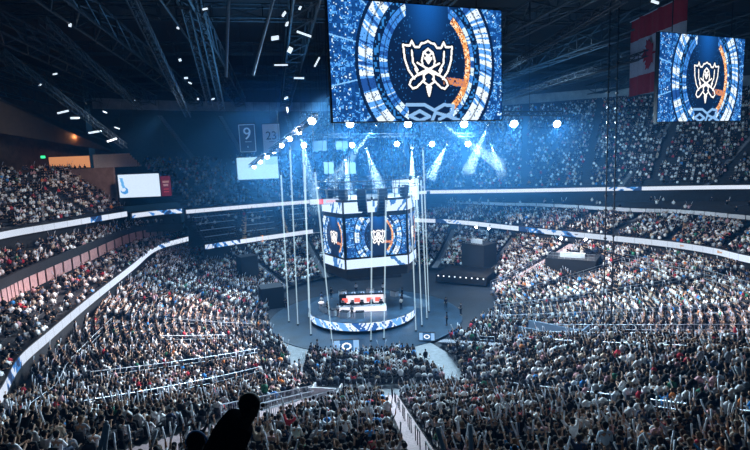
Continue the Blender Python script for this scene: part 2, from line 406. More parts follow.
def joints(pose):
    st = pose in ('stand', 'standup', 'lean'); hz = .94 if st else .53
    J = {'pel': (0,0,hz), 'sp': (-.01,0,hz+.2), 'ch': (0,0,hz+.38), 'nk': (.005,0,hz+.53), 'hb': (.02,0,hz+.62), 'hm': (.025,0,hz+.71), 'ht': (.01,0,hz+.79)}
    if pose == 'lean':
        J.update(sp=(.08,0,hz+.17), ch=(.2,0,hz+.34), nk=(.31,0,hz+.46), hb=(.37,0,hz+.53), hm=(.4,0,hz+.61), ht=(.39,0,hz+.69))
    ch = Vector(J['ch'])
    for s, n in ((-1, 'r'), (1, 'l')):
        sh = ch+Vector((0, s*.18, .07))
        if pose in ('up', 'standup'): el = sh+Vector((.13, s*.12, .2)); ha = el+Vector((.05, s*.02, .25))
        elif pose == 'one': el, ha = (sh+Vector((.1, s*.1, .23)), sh+Vector((.14, s*.15, .48))) if s > 0 else (sh+Vector((.02, s*.06, -.28)), sh+Vector((.24, s*.0, -.3)))
        elif pose == 'clap': el = sh+Vector((.1, s*.06, -.23)); ha = Vector((.35, s*.05, hz+.36))
        elif pose == 'lean': el = sh+Vector((.06, s*.07, -.29)); ha = el+Vector((.06, 0, -.25))
        else: el = sh+Vector((0, s*.05, -.28)); ha = el+Vector((.22, -s*.06, -.08))
        J['sh'+n] = tuple(sh); J['el'+n] = tuple(el); J['ha'+n] = tuple(ha)
        hip = Vector((0, s*.1, hz-.03)); kn = hip+(Vector((.42, s*.04, .02)) if not st and pose != 'lean' else Vector((.04, s*.02, -.44)))
        an = kn+(Vector((.02, 0, -.42)) if not st else Vector((-.05, 0, -.43)))
        J['hi'+n] = tuple(hip); J['kn'+n] = tuple(kn); J['an'+n] = tuple(an); J['to'+n] = tuple(an+Vector((.17, 0, -.05)))
    return J
def chainmesh(name, J, links, rad, root, sub=1, extra=None):
    keys = list(rad); idx = {k: i for i, k in enumerate(keys)}
    return skin_mesh(name, [J[k] for k in keys], [(idx[a], idx[b]) for a, b in links], [rad[k] for k in keys], idx[root], sub)
def merge_into(me, mb):
    bm = bmesh.new(); bm.from_mesh(me); t = bpy.data.meshes.new('t'); t.from_pydata(mb.v, [], mb.f); bm.from_mesh(t)
    for f in bm.faces: f.smooth = True
    bm.to_mesh(me); bm.free(); bpy.data.meshes.remove(t)
BODY = {}
def body_template(pose, sub=1):
    if (pose, sub) in BODY: return BODY[(pose, sub)]
    J = joints(pose)
    links = [('pel','sp'),('sp','ch'),('ch','nk'),('nk','hb'),('hb','hm'),('hm','ht')]; rad = {'pel': (.12,.1), 'sp': (.11,.085), 'ch': (.13,.1), 'nk': .05 if pose != 'lean' else .08, 'hb': .075, 'hm': .095, 'ht': .07}
    for n in 'rl':
        links += [('ch','sh'+n),('sh'+n,'el'+n),('el'+n,'ha'+n),('pel','hi'+n),('hi'+n,'kn'+n),('kn'+n,'an'+n),('an'+n,'to'+n)]
        rad.update({'sh'+n: .055, 'el'+n: .04, 'ha'+n: .026, 'hi'+n: .085, 'kn'+n: .055, 'an'+n: .04, 'to'+n: .032})
    body = chainmesh('body', J, links, rad, 'pel', sub)
    ex = MB(); hm = Vector(J['hm']); fw = Vector((1, 0, 0))
    ex.ell(hm+Vector((.098, 0, -.015)), (.02, .014, .025), 6, 4)            # nose
    for s in (-1, 1):
        ex.ell(hm+Vector((.085, s*.032, .012)), (.012, .014, .009), 6, 4)    # eyes
        ex.ell(hm+Vector((.0, s*.092, 0)), (.022, .012, .033), 6, 4)         # ears
    ex.ell(hm+Vector((.084, 0, -.055)), (.014, .026, .008), 6, 4)           # mouth
    for n, s in (('r', -1), ('l', 1)):
        ha = Vector(J['ha'+n]); d = (ha-Vector(J['el'+n])).normalized(); sd = Vector((0, 1, 0)).cross(d).normalized(); ac = d.cross(sd).normalized()
        ex.ell(ha+d*.045, (.024, .04, .05), 8, 4, m=Matrix((sd, ac, d)).transposed())
        for k, (o_, ln) in enumerate(((-.03, .06), (-.01, .072), (.01, .068), (.028, .052))):
            a = ha+d*.08+ac*o_; b = a+d*ln*.55+sd*.008*0; c = b+d*ln*.4+sd*.02
            ex.bar(a, b, .009, 5, .008); ex.bar(b, c, .008, 5, .006)
        a = ha+d*.03-ac*s*.03; b = a+d*.03-ac*s*.025; ex.bar(a, b, .011, 5, .009); ex.bar(b, b+d*.03+sd*.01, .009, 5, .007)
    merge_into(body, ex)
    # top: torso and sleeves
    lk = [('pel','sp'),('sp','ch'),('ch','nk')]; bk_ = 1.5 if pose == 'lean' else 1.0; rd = {'pel': (.155*bk_,.125*bk_), 'sp': (.15*bk_,.115*bk_*1.15), 'ch': (.165*bk_,.125*bk_*1.1), 'nk': .062*(2.0 if pose == 'lean' else 1)}
    J2 = dict(J)
    for n in 'rl':
        J2['em'+n] = tuple(Vector(J['el'+n])*.7+Vector(J['ha'+n])*.3)
        lk += [('ch','sh'+n),('sh'+n,'el'+n),('el'+n,'em'+n)]; rd.update({'sh'+n: .075*bk_, 'el'+n: .056*bk_, 'em'+n: .05*bk_})
    top = chainmesh('top', J2, lk, rd, 'pel', sub)
    lk = [('pel','hir'),('pel','hil')]; rd = {'pel': (.14,.12)}
    for n in 'rl':
        lk += [('hi'+n,'kn'+n),('kn'+n,'an'+n)]; rd.update({'hi'+n: .1, 'kn'+n: .072, 'an'+n: .055})
    tr = chainmesh('trousers', J, lk, rd, 'pel', sub)
    hb = MB(); hb.ell(hm+Vector((-.025, 0, .03)), (.105, .1, .1), 12, 8); hb.ell(hm+Vector((-.05, 0, -.03)), (.07, .085, .09), 10, 6)
    hair = bpy.data.meshes.new('hair'); hair.from_pydata(hb.v, [], hb.f); hair.polygons.foreach_set('use_smooth', [True]*len(hair.polygons))
    shoes = []
    for n in 'rl':
        sh = MB(); sh.ell(Vector(J['an'+n])+Vector((.08, 0, -.055)), (.14, .05, .045), 8, 5)
        q = bpy.data.meshes.new('shoe'); q.from_pydata(sh.v, [], sh.f); shoes.append(q)
    for me in [body, top, tr, hair]+shoes: me.materials.append(M_oc)
    BODY[(pose, sub)] = (J, body, top, tr, hair, shoes); return BODY[(pose, sub)]
def make_person(pose, loc, yaw, top, skin, hair, pants, label, group=None, sub=1, name='person', scale=1.0):
    J, body, tp, tr, hr, shs = body_template(pose, sub)
    o = bpy.data.objects.new(name, body); COL.objects.link(o); o.location = loc; o.rotation_euler = (0, 0, yaw); o.scale = (scale,)*3; o.color = (*skin, 1)
    tag(o, label, 'person', group)
    for nm, me, c in [('top', tp, top), ('trousers', tr, pants), ('hair', hr, hair)]+[('shoe', q_, (.03, .03, .035)) for q_ in shs]:
        q = bpy.data.objects.new(nm, me); COL.objects.link(q); q.parent = o; q.color = (*c, 1)
    return o, J
sk = MB(); sk.bar((0,0,-.08), (0,0,.46), .033, 10); sk.ell((0,0,.46), (.033,.033,.04), 10, 4); sk.ell((0,0,-.08), (.033,.033,.03), 10, 4)
STK = sk.build('cheer_stick', M_stick, smooth=True); STICK = STK.data; bpy.data.objects.remove(STK)
def stick(loc, direction, label, group='white cheer sticks waved in the near blocks', scale=1):
    o = bpy.data.objects.new('cheer_stick', STICK); COL.objects.link(o); o.location = loc; o.rotation_mode = 'XYZ'
    o.rotation_euler = Vector(direction).to_track_quat('Z', 'Y').to_euler(); o.scale = (scale,)*3; tag(o, label, 'cheer stick', group); return o
ON = 'zeroth first second third fourth fifth sixth seventh eighth ninth tenth eleventh twelfth thirteenth fourteenth fifteenth sixteenth seventeenth eighteenth nineteenth'.split()
def ordn(n):
    if n < 20: return ON[n]
    t, u = divmod(n, 10); b = {2: 'twent', 3: 'thirt', 4: 'fort', 5: 'fift', 6: 'sixt'}[t]
    return b+'ieth' if u == 0 else b+'y-'+ON[u]
# seat prototype
st_ = empty('stadium_seat', (0, 0, 0)); sb = MB().box((0,0,.43), (.42,.46,.07)); sb.box((.19,0,.42), (.06,.44,.05)); sb.build('seat', M_seat, st_)
bk = MB().box((-.24,0,.66), (.05,.46,.42)); bk.box((-.225,0,.88), (.05,.4,.06)); bk.build('backrest', M_seat, st_)
for s in (-1, 1): MB().box((0, s*.25, .56), (.34,.04,.04)).build('armrest', M_black, st_)
MB().box((-.15,0,.22), (.08,.3,.42)).build('seat_post', M_black, st_)
used_seat = False; nst = 0
PW = {'sit': 26, 'clap': 28, 'up': 22, 'one': 14, 'stand': 4, 'standup': 4}
PT = {'sit': 'sitting still', 'clap': 'clapping', 'up': 'raising both arms', 'one': 'raising one arm', 'stand': 'standing', 'standup': 'standing arms raised'}
maxrow = {}
for p in NEAR:
    a0, row, seat = p[6]; maxrow.setdefault(a0, set()).add(row)
for p in NEAR:
    a0, row, seat = p[6]; pose = random.choices(list(PW), list(PW.values()))[0]; ti = pick_top()
    loc = f'{ordn(row)} row, {BLOCKS.get(a0, "far block")}, {ordn(seat)} seat'
    tc = tuple(np.array(TOPS[ti][0])*random.uniform(.75, 1.1))
    o, J = make_person(pose, (p[0], p[1], p[2]), p[3], tc, random.choice(SKIN), random.choice(HAIR), random.choice(PANTS), f'{TOPS[ti][1]}-clad person {PT[pose]}, {loc}', 'spectators in the blocks nearest the viewer', scale=random.uniform(.95, 1.1))
    M = Matrix.Translation(o.location) @ Matrix.Rotation(p[3], 4, 'Z') @ Matrix.Scale(o.scale[0], 4)
    hands = ('r', 'l') if pose in ('up', 'standup') else (('l',) if pose == 'one' else ())
    for n in hands:
        if nst < 200 and random.random() < .55:
            ha = M @ (Vector(J['ha'+n])+Vector((.03, 0, .06))); s = 1 if n == 'l' else -1
            d = M.to_3x3() @ Vector((random.uniform(-.1, .4), s*random.uniform(-.1, .5), .9)); stick(ha, d, f'white stick, {"left" if s > 0 else "right"} hand, {loc}'); nst += 1
    sl = (p[0], p[1], p[2]); 
    if not used_seat: st_.location = sl; st_.rotation_euler = (0, 0, p[3]); q = st_; used_seat = True
    else: q = dup(st_, sl, (0, 0, p[3]))
    tag(q, f'dark seat, {loc}', 'seat', 'dark seats of the nearest blocks')
# rest of the seats as one mass: far corner empties and bowl backs
def seat_mass(name, pts, label):
    mb = MB().box((0,0,.43), (.42,.44,.07)).box((-.23,0,.66), (.05,.44,.42)); tv = np.array(mb.v); fl = np.array([i for f in mb.f for i in f]); D = np.array(pts); n = len(D)
    c, s = np.cos(D[:,3]), np.sin(D[:,3]); V = np.empty((n, len(tv), 3)); V[:,:,0] = tv[None,:,0]*c[:,None]-tv[None,:,1]*s[:,None]+D[:,0:1]; V[:,:,1] = tv[None,:,0]*s[:,None]+tv[None,:,1]*c[:,None]+D[:,1:2]; V[:,:,2] = tv[None,:,2]+D[:,2:3]
    o = fast_mesh(name, V.reshape(-1,3), (fl[None]+np.arange(n)[:,None]*len(tv)).ravel(), np.full(n*len(mb.f), 4), None, M_seat); tag(o, label, 'seats', kind='stuff')
KEEP = PEOPLE; PEOPLE = []
seats_on(*FAR_IO, 5.6, 9.3, 10, 1, 'c', gaps=(.3,.5,.7)); far_seats = [p[:4] for p in PEOPLE if inview(p)]; PEOPLE = KEEP
seat_mass('seats', far_seats+[p[:4] for p in rest], 'rows of dark fixed seats beyond the nearest blocks')

# ------------------------------------------------------------------ aisles, rails
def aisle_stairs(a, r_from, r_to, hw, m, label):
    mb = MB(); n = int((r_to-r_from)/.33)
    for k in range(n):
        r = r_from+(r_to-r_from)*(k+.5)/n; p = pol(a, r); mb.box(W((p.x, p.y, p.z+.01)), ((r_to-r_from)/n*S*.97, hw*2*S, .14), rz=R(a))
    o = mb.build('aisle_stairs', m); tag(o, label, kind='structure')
def rail(a, r_from, r_to, off, label, h=1.0, bars=2, step=1.6, balus=False, m=None):
    m = m or M_rail; root = empty('handrail', W(pol(a, r_from))); tag(root, label, 'railing', 'metal railings along the aisles'); o0 = root.location
    n = max(2, int((r_to-r_from)/step)); pts = []
    for k in range(n+1):
        r = r_from+(r_to-r_from)*k/n; p = W(pol(a, r)); t = Vector((-math.sin(R(a)), math.cos(R(a)), 0))*off*S; pts.append(p+t-o0)
    mb = MB()
    for b in range(bars):
        z = h*(1-b*.42)
        for q, w in zip(pts, pts[1:]): mb.bar(q+Vector((0,0,z)), w+Vector((0,0,z)), .035 if b == 0 else .022, 5)
    mb.build('rail', m, root)
    for q in pts: MB().bar(q, q+Vector((0,0,h)), .028, 5).build('post', m, root)
    if balus:
        mb = MB(); 
        for q, w in zip(pts, pts[1:]):
            for j in range(1, 7): c = q.lerp(w, j/7); mb.bar(c+Vector((0,0,.05)), c+Vector((0,0,h-.02)), .014, 4)
        mb.build('balusters', m, root)  # upright balusters between the posts
for a in AISLES:
    r0, r1 = bowl_r(a); hw = AW.get(a, .5)*.85
    nm = {272: 'broad pale pink lit stairs climbing between the two centre near blocks', 30: 'pale stairs descending to the floor beside the far platform', 318: 'grey stairs beside the walled aisle opening', 259: 'blue white stairs of the railed ramp'}.get(a, 'narrow grey aisle stairs climbing the lower bowl')
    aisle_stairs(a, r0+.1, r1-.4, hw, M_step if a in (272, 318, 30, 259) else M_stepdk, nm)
r0, r1 = bowl_r(272)
for k in range(7): rail(272, r0+.8+k*3, r0+2.2+k*3, 0, f'short dark handrail on the pink stairs, {ordn(k+1)} from the floor', .95, 1, 1.2, m=M_black)
r0, r1 = bowl_r(259)
rail(259, r0-.2, r0+13, 1.15, 'long white balustrade on the stage side of the ramp', 1.15, 2, 1.4, True)
rail(259, r0-.2, r0+13, -1.15, 'long white balustrade on the seating side of the ramp', 1.15, 2, 1.4, True)
rail(259, r0+4, r0+12, .1, 'middle white balustrade dividing the ramp', 1.1, 2, 1.4, True)
rail(242, bowl_r(242)[0]+3, bowl_r(242)[1]-5.5, -.6, 'long white two-bar rail across the block under the near ribbon board', 1.1, 2, 2.2)
rail(229, bowl_r(229)[0]+2.5, bowl_r(229)[1]-4, -.5, 'long grey two-bar rail, second across the block under the ribbon board', 1.0, 2, 2.2)
rail(215, bowl_r(215)[0]+5, bowl_r(215)[1]-7, -.5, 'thin grey rail, third across the block under the ribbon board', 1.0, 2, 2.2)
rail(202, bowl_r(202)[0]+2, bowl_r(202)[1]-6, -.5, 'thin grey rail, fourth across the block under the ribbon board', 1.0, 2, 2.2)
rail(318, bowl_r(318)[0]+8, bowl_r(318)[1]-1, 1.0, 'long white balustrade above the walled aisle', 1.2, 2, 1.5, True)
rail(318, bowl_r(318)[0]+8, bowl_r(318)[1]-1, -.9, 'white rail on the near side of the walled aisle', 1.1, 2, 1.5)
rail(336, bowl_r(336)[0]+1, bowl_r(336)[1]-2, .5, 'long pale rail climbing beyond the walled aisle', 1.0, 2, 1.6, True)
rail(354, bowl_r(354)[0]+1, bowl_r(354)[1]-4, .5, 'pale rail climbing the middle of the lit far block', 1.0, 2, 1.6)
rail(12, bowl_r(12)[0]+1, bowl_r(12)[1]-5, .5, 'pale rail climbing below the commentary platform', 1.0, 2, 1.6)
for q, s in ((.9, 'stage side'), (-.9, 'far side')): rail(30, bowl_r(30)[0], bowl_r(30)[0]+9, q, f'pale stair rail beside the far platform, {s}', 1.0, 2, 1.6, True)
for a, nmb in ((289, 'second'), (303, 'third')):
    for k in range(6): rail(a, bowl_r(a)[0]+5+k*3.6, bowl_r(a)[0]+6.6+k*3.6, 0, f'short looped handrail, {nmb} aisle past pink stairs, {ordn(k+1)} from floor', .9, 2, .9)
# walled opening (portal) under the balustrade past the stairs
def portal(a, r, w, d, label, m):
    mb = MB(); t = .12
    for off in (-w, w):
        p0 = pol(a, r); p1 = pol(a, r+d); tv = Vector((-math.sin(R(a)), math.cos(R(a)), 0))*off
        A0, B0 = W(p0+tv), W(p1+tv); mb.box(((A0+B0)/2)+Vector((0,0,.1)), ((B0-A0).length, t, 1.9), rz=R(a))
    p = W(pol(a, r+d)); mb.box(p+Vector((0,0,.2)), (t, 2*w*S, 1.9), rz=R(a))
    o = mb.build('portal_wall', m); tag(o, label, kind='structure')
portal(318, bowl_r(318)[0]+6.5, .95, 5, 'blue lit walls of the opening under the pale balustrade', mat('portal_paint', (.12,.2,.28), .7))
portal(259, bowl_r(259)[0]+.5, .95, 1.5, 'pale end walls at the foot of the railed ramp', M_white)
# outer rail by the near ribbon board
def free_rail(pts, label, h=1.0, group='metal railings along the aisles', m=None, glass=False):
    pts = [W(p) for p in pts]; root = empty('handrail', pts[0]); tag(root, label, 'railing', group); mb = MB(); o0 = root.location; m = m or M_rail
    for a, b in zip(pts, pts[1:]):
        for z in (h, h*.55, .1): mb.bar(a-o0+Vector((0,0,z)), b-o0+Vector((0,0,z)), .03, 5)
    mb.build('rail', m, root)
    for a in pts: MB().bar(a-o0, a-o0+Vector((0,0,h)), .03, 5).build('post', m, root)
    return root
free_rail([pol(a, bowl_r(a)[1]-2.2) for a in range(205, 243, 3)], 'long grey guard rail curving under the near ribbon board', 1.1)
free_rail([(-6.6+i*.0, 35+i*1.2, .02) for i in range(0, 6)], 'low rail along the side of the floor seats', 1.0)

# ------------------------------------------------------------------ ribbon boards
def noise1(x, seed):
    x = np.asarray(x, float)
    rs = np.random.default_rng(seed).random(4096); i = np.floor(x).astype(int); t = x-i; t = t*t*(3-2*t); return rs[i % 4096]*(1-t)+rs[(i+1) % 4096]*t
def ribbon(name, pts, z0, z1, label, seed=1, base=(.72, .82, 1.0), nz=8, n=None, strength=None, blue=.35):
    Pn = catmull(pts, 60); L = np.linalg.norm(np.diff(Pn, axis=0), axis=1).sum()*S; n = n or max(40, int(L/.16)); Pn = catmull(pts, n); V = np.empty((n+1, nz+1, 3))
    d = np.gradient(Pn, axis=0); d /= np.linalg.norm(d, axis=1)[:, None]; nx, ny = -d[:, 1], d[:, 0]
    for k in range(nz+1): V[:, k, 0] = Pn[:, 0]*S+nx*-.03; V[:, k, 1] = Pn[:, 1]*S+ny*-.03; V[:, k, 2] = (z0+(z1-z0)*k/nz)*S
    ii, kk = np.meshgrid(np.arange(n), np.arange(nz), indexing='ij'); a = ii*(nz+1)+kk; loops = np.stack([a, a+nz+1, a+nz+2, a+1], -1).reshape(-1)
    s = (ii+.5)*L/n; v = (kk+.5)/nz; C = np.empty((n, nz, 3)); C[:] = base
    sec = (noise1(s/9., seed) > 1-blue)
    g = noise1(s*.9+v*1.3, seed+1)+.5*noise1(s*2.1-v*2.2, seed+2); mk = sec & (g > .78)
    C[mk] = (.05, .25, .7); C[sec & (g > 1.02)] = (.02, .05, .15); tint = noise1(s/14., seed+3); C *= (.82+.3*tint)[..., None]
    C[(np.floor(s/2.56)*2.56+.1 > s)] *= .8
    root = empty(name, (0, 0, 0)); tag(root, label, 'led board', 'ribbon boards on the terrace fronts')
    o = fast_mesh('display_face', V.reshape(-1, 3), loops, np.full(n*nz, 4), C.reshape(-1, 3), M_ribbon); o.parent = root
    strip('housing', pts, z0-.08, z1+.08, M_black, 60, .35, root); return root
ribbon('ribbon_board', L_left, 4.95, 5.65, 'long curved led ribbon sweeping along the near lower terrace front', 3)
ribbon('ribbon_board', L_far, 4.95, 5.6, 'straight led ribbon below the empty far terrace', 5)
ribbon('ribbon_board', L_right, 4.95, 5.65, 'curved led ribbon under the spectators of the far club terrace', 8, base=(.7,.82,1), blue=.25)
ribbon('ribbon_board', U_l2, 9.85, 10.6, 'broad led ribbon below the spectators beside the brown wall', 12)
ribbon('ribbon_board', U_mid, 9.9, 10.55, 'short led ribbon below the hanging white screen', 15)
ribbon('ribbon_board', U_fc, 9.95, 10.5, 'straight led ribbon above the empty far terrace', 17, blue=.15)
ribbon('ribbon_board', U_right, 9.95, 10.55, 'long white led ribbon below the steep upper terrace', 21, blue=.12)

# terrace fronts (structure walls)
def wallstrip(nm, pts, z0, z1, m, label=None, thick=.3, n=60):
    o = strip(nm, pts, z0, z1, m, n, thick); tag(o, label, kind='structure'); return o
wallstrip('wall_left_lower', shift(L_left, .45), -.2, 5.5, M_dark); wallstrip('wall_far_lower', shift(L_far, .45), -.2, 5.5, M_dark); wallstrip('wall_right_lower', shift(L_right, .45), -.2, 5.5, M_dark)
wallstrip('wall_left_fascia', M_left, 7.6, 8.45, M_dark, 'dark fascia above the pink lit suite wall'); wallstrip('wall_left_upper', shift(U_left, .5), 7.6, 10.4, M_dark)
wallstrip('wall_far_upper', shift(U_all, .5), 8.0, 10.4, M_dark)
# pink suite panels on the left
M_pink = mat('suite_panel', (.5, .3, .3), .55, noise=.15, nscale=2)
Pm = catmull(M_left, 44)
for i in range(2, 43):
    a, b = Pm[i], Pm[i+1]; v = (b-a); c = (a+b)/2
    o = MB().box(W((c[0]-.15, c[1], 6.95)), (np.linalg.norm(v)*S*.8, .1, 1.2*S), rz=math.atan2(v[1], v[0])).build('suite_panel', M_pink)
    tag(o, f'pink lit suite front panel, {ordn(i-1)} along the wall from the viewer', 'wall panel', 'pink lit panels of the suite wall')
wallstrip('wall_left_suite', shift(M_left, .5), 5.0, 7.7, M_dark)
# suite balcony fronts on the right
Pm = catmull(M_right, 26)
for i in range(26):
    a, b = Pm[i], Pm[i+1]; v = (b-a); c = (a+b)/2
    o = MB().box(W((c[0], c[1], 8.25)), (np.linalg.norm(v)*S*.95, .08, .5*S), rz=math.atan2(v[1], v[0])).build('balcony_panel', M_white)
    tag(o, f'pale suite balcony front, {ordn(i+1)} counted from the centre display', 'balcony panel', 'pale balcony fronts under the upper ribbon')
wallstrip('wall_right_suite', shift(U_right, 2.5), 7.5, 10.6, M_dark)
M_or = mat('lit_doorway', (.5,.25,.1), .6, emit=(1,.35,.1), estr=.9)
Po = catmull(shift(U_right, 2.3), 40)
for k, i in enumerate((7, 10, 18, 23, 26, 31)):
    c = Po[i]; v = Po[i+1]-Po[i]; root = empty('suite_doorway', W((c[0], c[1], 8.1))); root.rotation_euler = (0,0,math.atan2(v[1], v[0]))
    tag(root, f'small orange lit suite doorway, {ordn(k+1)} along from the centre display', 'doorway', 'orange lit doorways of the suites')
    MB().box((0,-.1,1.0), (1.0,.06,1.9)).build('lit_panel', M_or, root); mb = MB(); mb.box((-.56,-.1,1), (.12,.12,2)); mb.box((.56,-.1,1), (.12,.12,2)); mb.box((0,-.1,2), (1.24,.12,.12)); mb.build('frame', M_black, root)
# club aisles with orange-lit steps
M_orstep = mat('orange_step', (.75,.42,.25), .7)
def loft_stairs(IO, f, zi, zo, nrows, hw, m, label, k0=0, k1=None):
    I, O = IO; n = len(I)-1; i = int(f*n); a, b = I[i], O[i]; v = b-a; ang = math.atan2(v[1], v[0]); mb = MB(); k1 = k1 or nrows
    for k in range(k0*2, k1*2):
        t = (k+.5)/(nrows*2); q = a+v*t; z = zi+(zo-zi)*(k/2)/nrows; mb.box(W((q[0], q[1], z+.03)), (np.linalg.norm(v)/nrows/2*S*.95, hw*2, .18), rz=ang)
    tag(mb.build('terrace_stairs', m), label, kind='structure')
for f in RCG: loft_stairs(RC_IO, f, 5.3, 7.2, 16, .6, M_orstep if f > .5 else M_stepdk, 'stairs climbing the club terrace')
for f in UG: loft_stairs(UP_IO, f, 10.6, 26.4, 40, .5, M_stepdk, 'narrow stairs climbing the steep upper terrace')
for f in (.3, .5, .7): loft_stairs(FAR_IO, f, 5.6, 9.3, 10, .5, M_orstep, 'orange edged stairs through the empty far terrace')
# glass fronted guard rails at the back of the far right block
def box_rail(px0, py0, px1, py1, z, label):
    a, b = G(px0, py0, z), G(px1, py1, z); n = 5; root = free_rail([a.lerp(b, i/n) for i in range(n+1)], label, 1.2)
box_rail(622, 262, 695, 276, 4.6, 'boxed guard rail below the ribbon board, nearer the hanging cables')
box_rail(704, 279, 752, 294, 4.6, 'boxed guard rail below the ribbon board, farther from the hanging cables')

# ------------------------------------------------------------------ screens
def seg_dist(U, V, a, b):
    ax, ay = a; bx, by = b; dx, dy = bx-ax, by-ay; l = dx*dx+dy*dy+1e-12; t = np.clip(((U-ax)*dx+(V-ay)*dy)/l, 0, 1); return np.hypot(U-ax-t*dx, V-ay-t*dy)
def crest_lines():
    P = []
    def m(pts): P.append(pts); P.append([(-x, y) for x, y in pts])
    def z(*a): return [((x-385)/206, (250-y)/242) for x, y in a]
    m(z((348,185),(330,184),(319,160),(311,180),(284,178),(289,235),(303,282),(326,316)))
    m(z((348,185),(358,168),(372,166),(385,158)))
    m(z((385,190),(366,206),(358,240),(362,262),(385,280))); m(z((385,190),(402,206),(372,232)))
    m(z((372,228),(385,228),(385,250))); m(z((385,250),(372,228)))
    m(z((400,268),(350,292),(312,322),(305,342),(318,358),(335,352),(368,318)))
    m(z((330,275),(342,300),(385,285))); m(z((385,285),(364,300),(364,330),(385,346))); m(z((376,350),(385,388),(390,350)))
    m(z((318,200),(322,250),(340,280))); m(z((360,262),(340,250)))
    return P
CREST = crest_lines()
def screen_img(nx, ny, asp, crest_c=(0, 0), crest_s=1.0, seed=1, refl=True):
    u = (np.arange(nx)+.5)/nx*2-1; v = (np.arange(ny)+.5)/ny*2-1; U, V = np.meshgrid(u*asp, v, indexing='ij'); rg = np.random.default_rng(seed)
    def nz(cell):
        k = int(cell); g = rg.random((nx//k+2, ny//k+2)); return np.repeat(np.repeat(g, k, 0), k, 1)[:nx, :ny]
    n1, n2, n3 = nz(2), nz(4), nz(7); C = np.zeros((nx, ny, 3)); C[:] = (.003, .016, .06)
    U0, V0 = U-crest_c[0], V-crest_c[1]; rho = np.hypot(U0, V0*.86); th = np.abs(np.arctan2(V0, np.abs(U0)))
    top = np.clip((V-.1)*1.1, 0, 1)*np.exp(-(U0/.35)**2); C += top[..., None]*np.array((.006, .09, .36))
    out = rho > 1.4; C[out] = (.02, .15, .5); C[out] = np.array((.01, .09, .36))*(.5+.9*n3[out])[:, None]; m_ = out & (n1*.6+n3*.4 > .7); C[m_] = (.1, .38, .85); m_ = out & (n2*.5+n1*.5 > .88); C[m_] = (.6, .82, 1); m_ = out & (n1 < .18); C[m_] = (.006, .04, .16)
    an = np.arctan2(V0, U0); spoke = out & (np.abs((an*7/PI) % 1-.5) < .016*1.6/np.maximum(rho, .5)); C[spoke] = (.2, .5, .9)
    side = np.abs(U0) > .42
    def ring(a, b, base, hi, thr):
        k = (rho > a) & (rho < b) & side; C[k] = base; g = noise1(an*9+50, seed+int(a*100))*.6+noise1(an*31+rho*8+90, seed+3)*.4; q = k & (g > thr); C[q] = hi; q = k & (g < .3); C[q] = (.015, .08, .32); q = k & (n1 < .08); C[q] = (.01, .05, .2)
        q = k & (np.abs((rho-a)/(b-a)-.5) < .06); C[q] *= .35
    ring(1.08, 1.34, (.1, .35, .85), (.75, .88, 1), .5); ring(.8, .95, (.05, .24, .7), (.65, .84, 1), .58)
    k = (rho > .97) & (rho < 1.06) & side & (n2 > .6); C[k] = (.03, .2, .55)
    k = (rho > .76) & (rho < .87) & (U0 > 0) & side & (th < 1.0); C[k] = (.9, .38, .12); q = k & (n2 > .6); C[q] = (1, .75, .5); q = k & (n1 < .25); C[q] = (.3, .08, .05)
    k = (np.abs(V0+.3-(U0-.3)*-.1) < .07) & (U0 > .3) & (U0 < .78) & (n2 > .2); C[k] = (.6, .22, .1)
    k = (rho < .76) & (n1 > .93) & (np.abs(U0) > .3); C[k] = (.02, .12, .35)
    d = np.full(U.shape, 9.)
    for pl in CREST:
        for a, b in zip(pl, pl[1:]):
            a2 = (a[0]*crest_s, a[1]*crest_s); b2 = (b[0]*crest_s, b[1]*crest_s); d = np.minimum(d, seg_dist(U0, V0, a2, b2))
    C[d < .045] *= .25
    C[d < (.019 if refl else .03)] = (1, .97, .95)
    if refl:
        d = np.full(U.shape, 9.)
        for pl in (((-.45,-.72),(-.1,-.72),(.1,-.82),(.3,-.72),(.5,-.74),(.48,-.86),(.2,-.98)), ((-.4,-.92),(-.2,-.83),(0,-.93),(-.2,-1.0),(-.4,-.92)), ((.05,-1.0),(.12,-.86),(.4,-.93),(.6,-1.0))):
            for a, b in zip(pl, pl[1:]): d = np.minimum(d, seg_dist(U0, V, a, b))
        C[d < .03] = (.22, .42, .72)
    return C
def screen_face(name, w, h, nx, ny, C, parent, z0=0):
    xs = np.linspace(-w/2, w/2, nx+1); zs = np.linspace(0, h, ny+1); X, Z = np.meshgrid(xs, zs, indexing='ij'); V = np.stack([X, np.full_like(X, -.04), Z+z0], -1)
    ii, kk = np.meshgrid(np.arange(nx), np.arange(ny), indexing='ij'); a = ii*(ny+1)+kk; loops = np.stack([a, a+ny+1, a+ny+2, a+1], -1).reshape(-1)
    o = fast_mesh(name, V.reshape(-1, 3), loops, np.full(nx*ny, 4), C.reshape(-1, 3), M_img); o.parent = parent; return o
ROOF = 33.0
def hung_screen(p0, p1, zb, h, label):
    a, b = W((p0[0], p0[1], zb)), W((p1[0], p1[1], zb)); v = b-a; w = v.length; root = empty('video_screen', (a+b)/2, math.atan2(v.y, v.x)); tag(root, label, 'screen', 'large hanging video screens')
    screen_face('display_face', w, h*S, 340, 200, screen_img(340, 200, 1.7, (.14, .01), 1.0, 4), root)
    mb = MB(); hh = h*S; mb.box((0,.2,hh/2), (w+.16,.4,hh+.16)); mb.build('housing', M_black, root)
    for s in (-1, 1): MB().bar((s*w*.35,.2,hh), (s*w*.35,.2,(ROOF-zb)*S), .05, 6).build('hanging_cable', M_black, root)
    return root
pa, pb = A(333, 119, 28.6), A(501.5, 122, 32.5); hung_screen((pa.x, pa.y), (pb.x, pb.y), (pa.z+pb.z)/2, 6.62, 'largest hanging video screen showing the white crest')
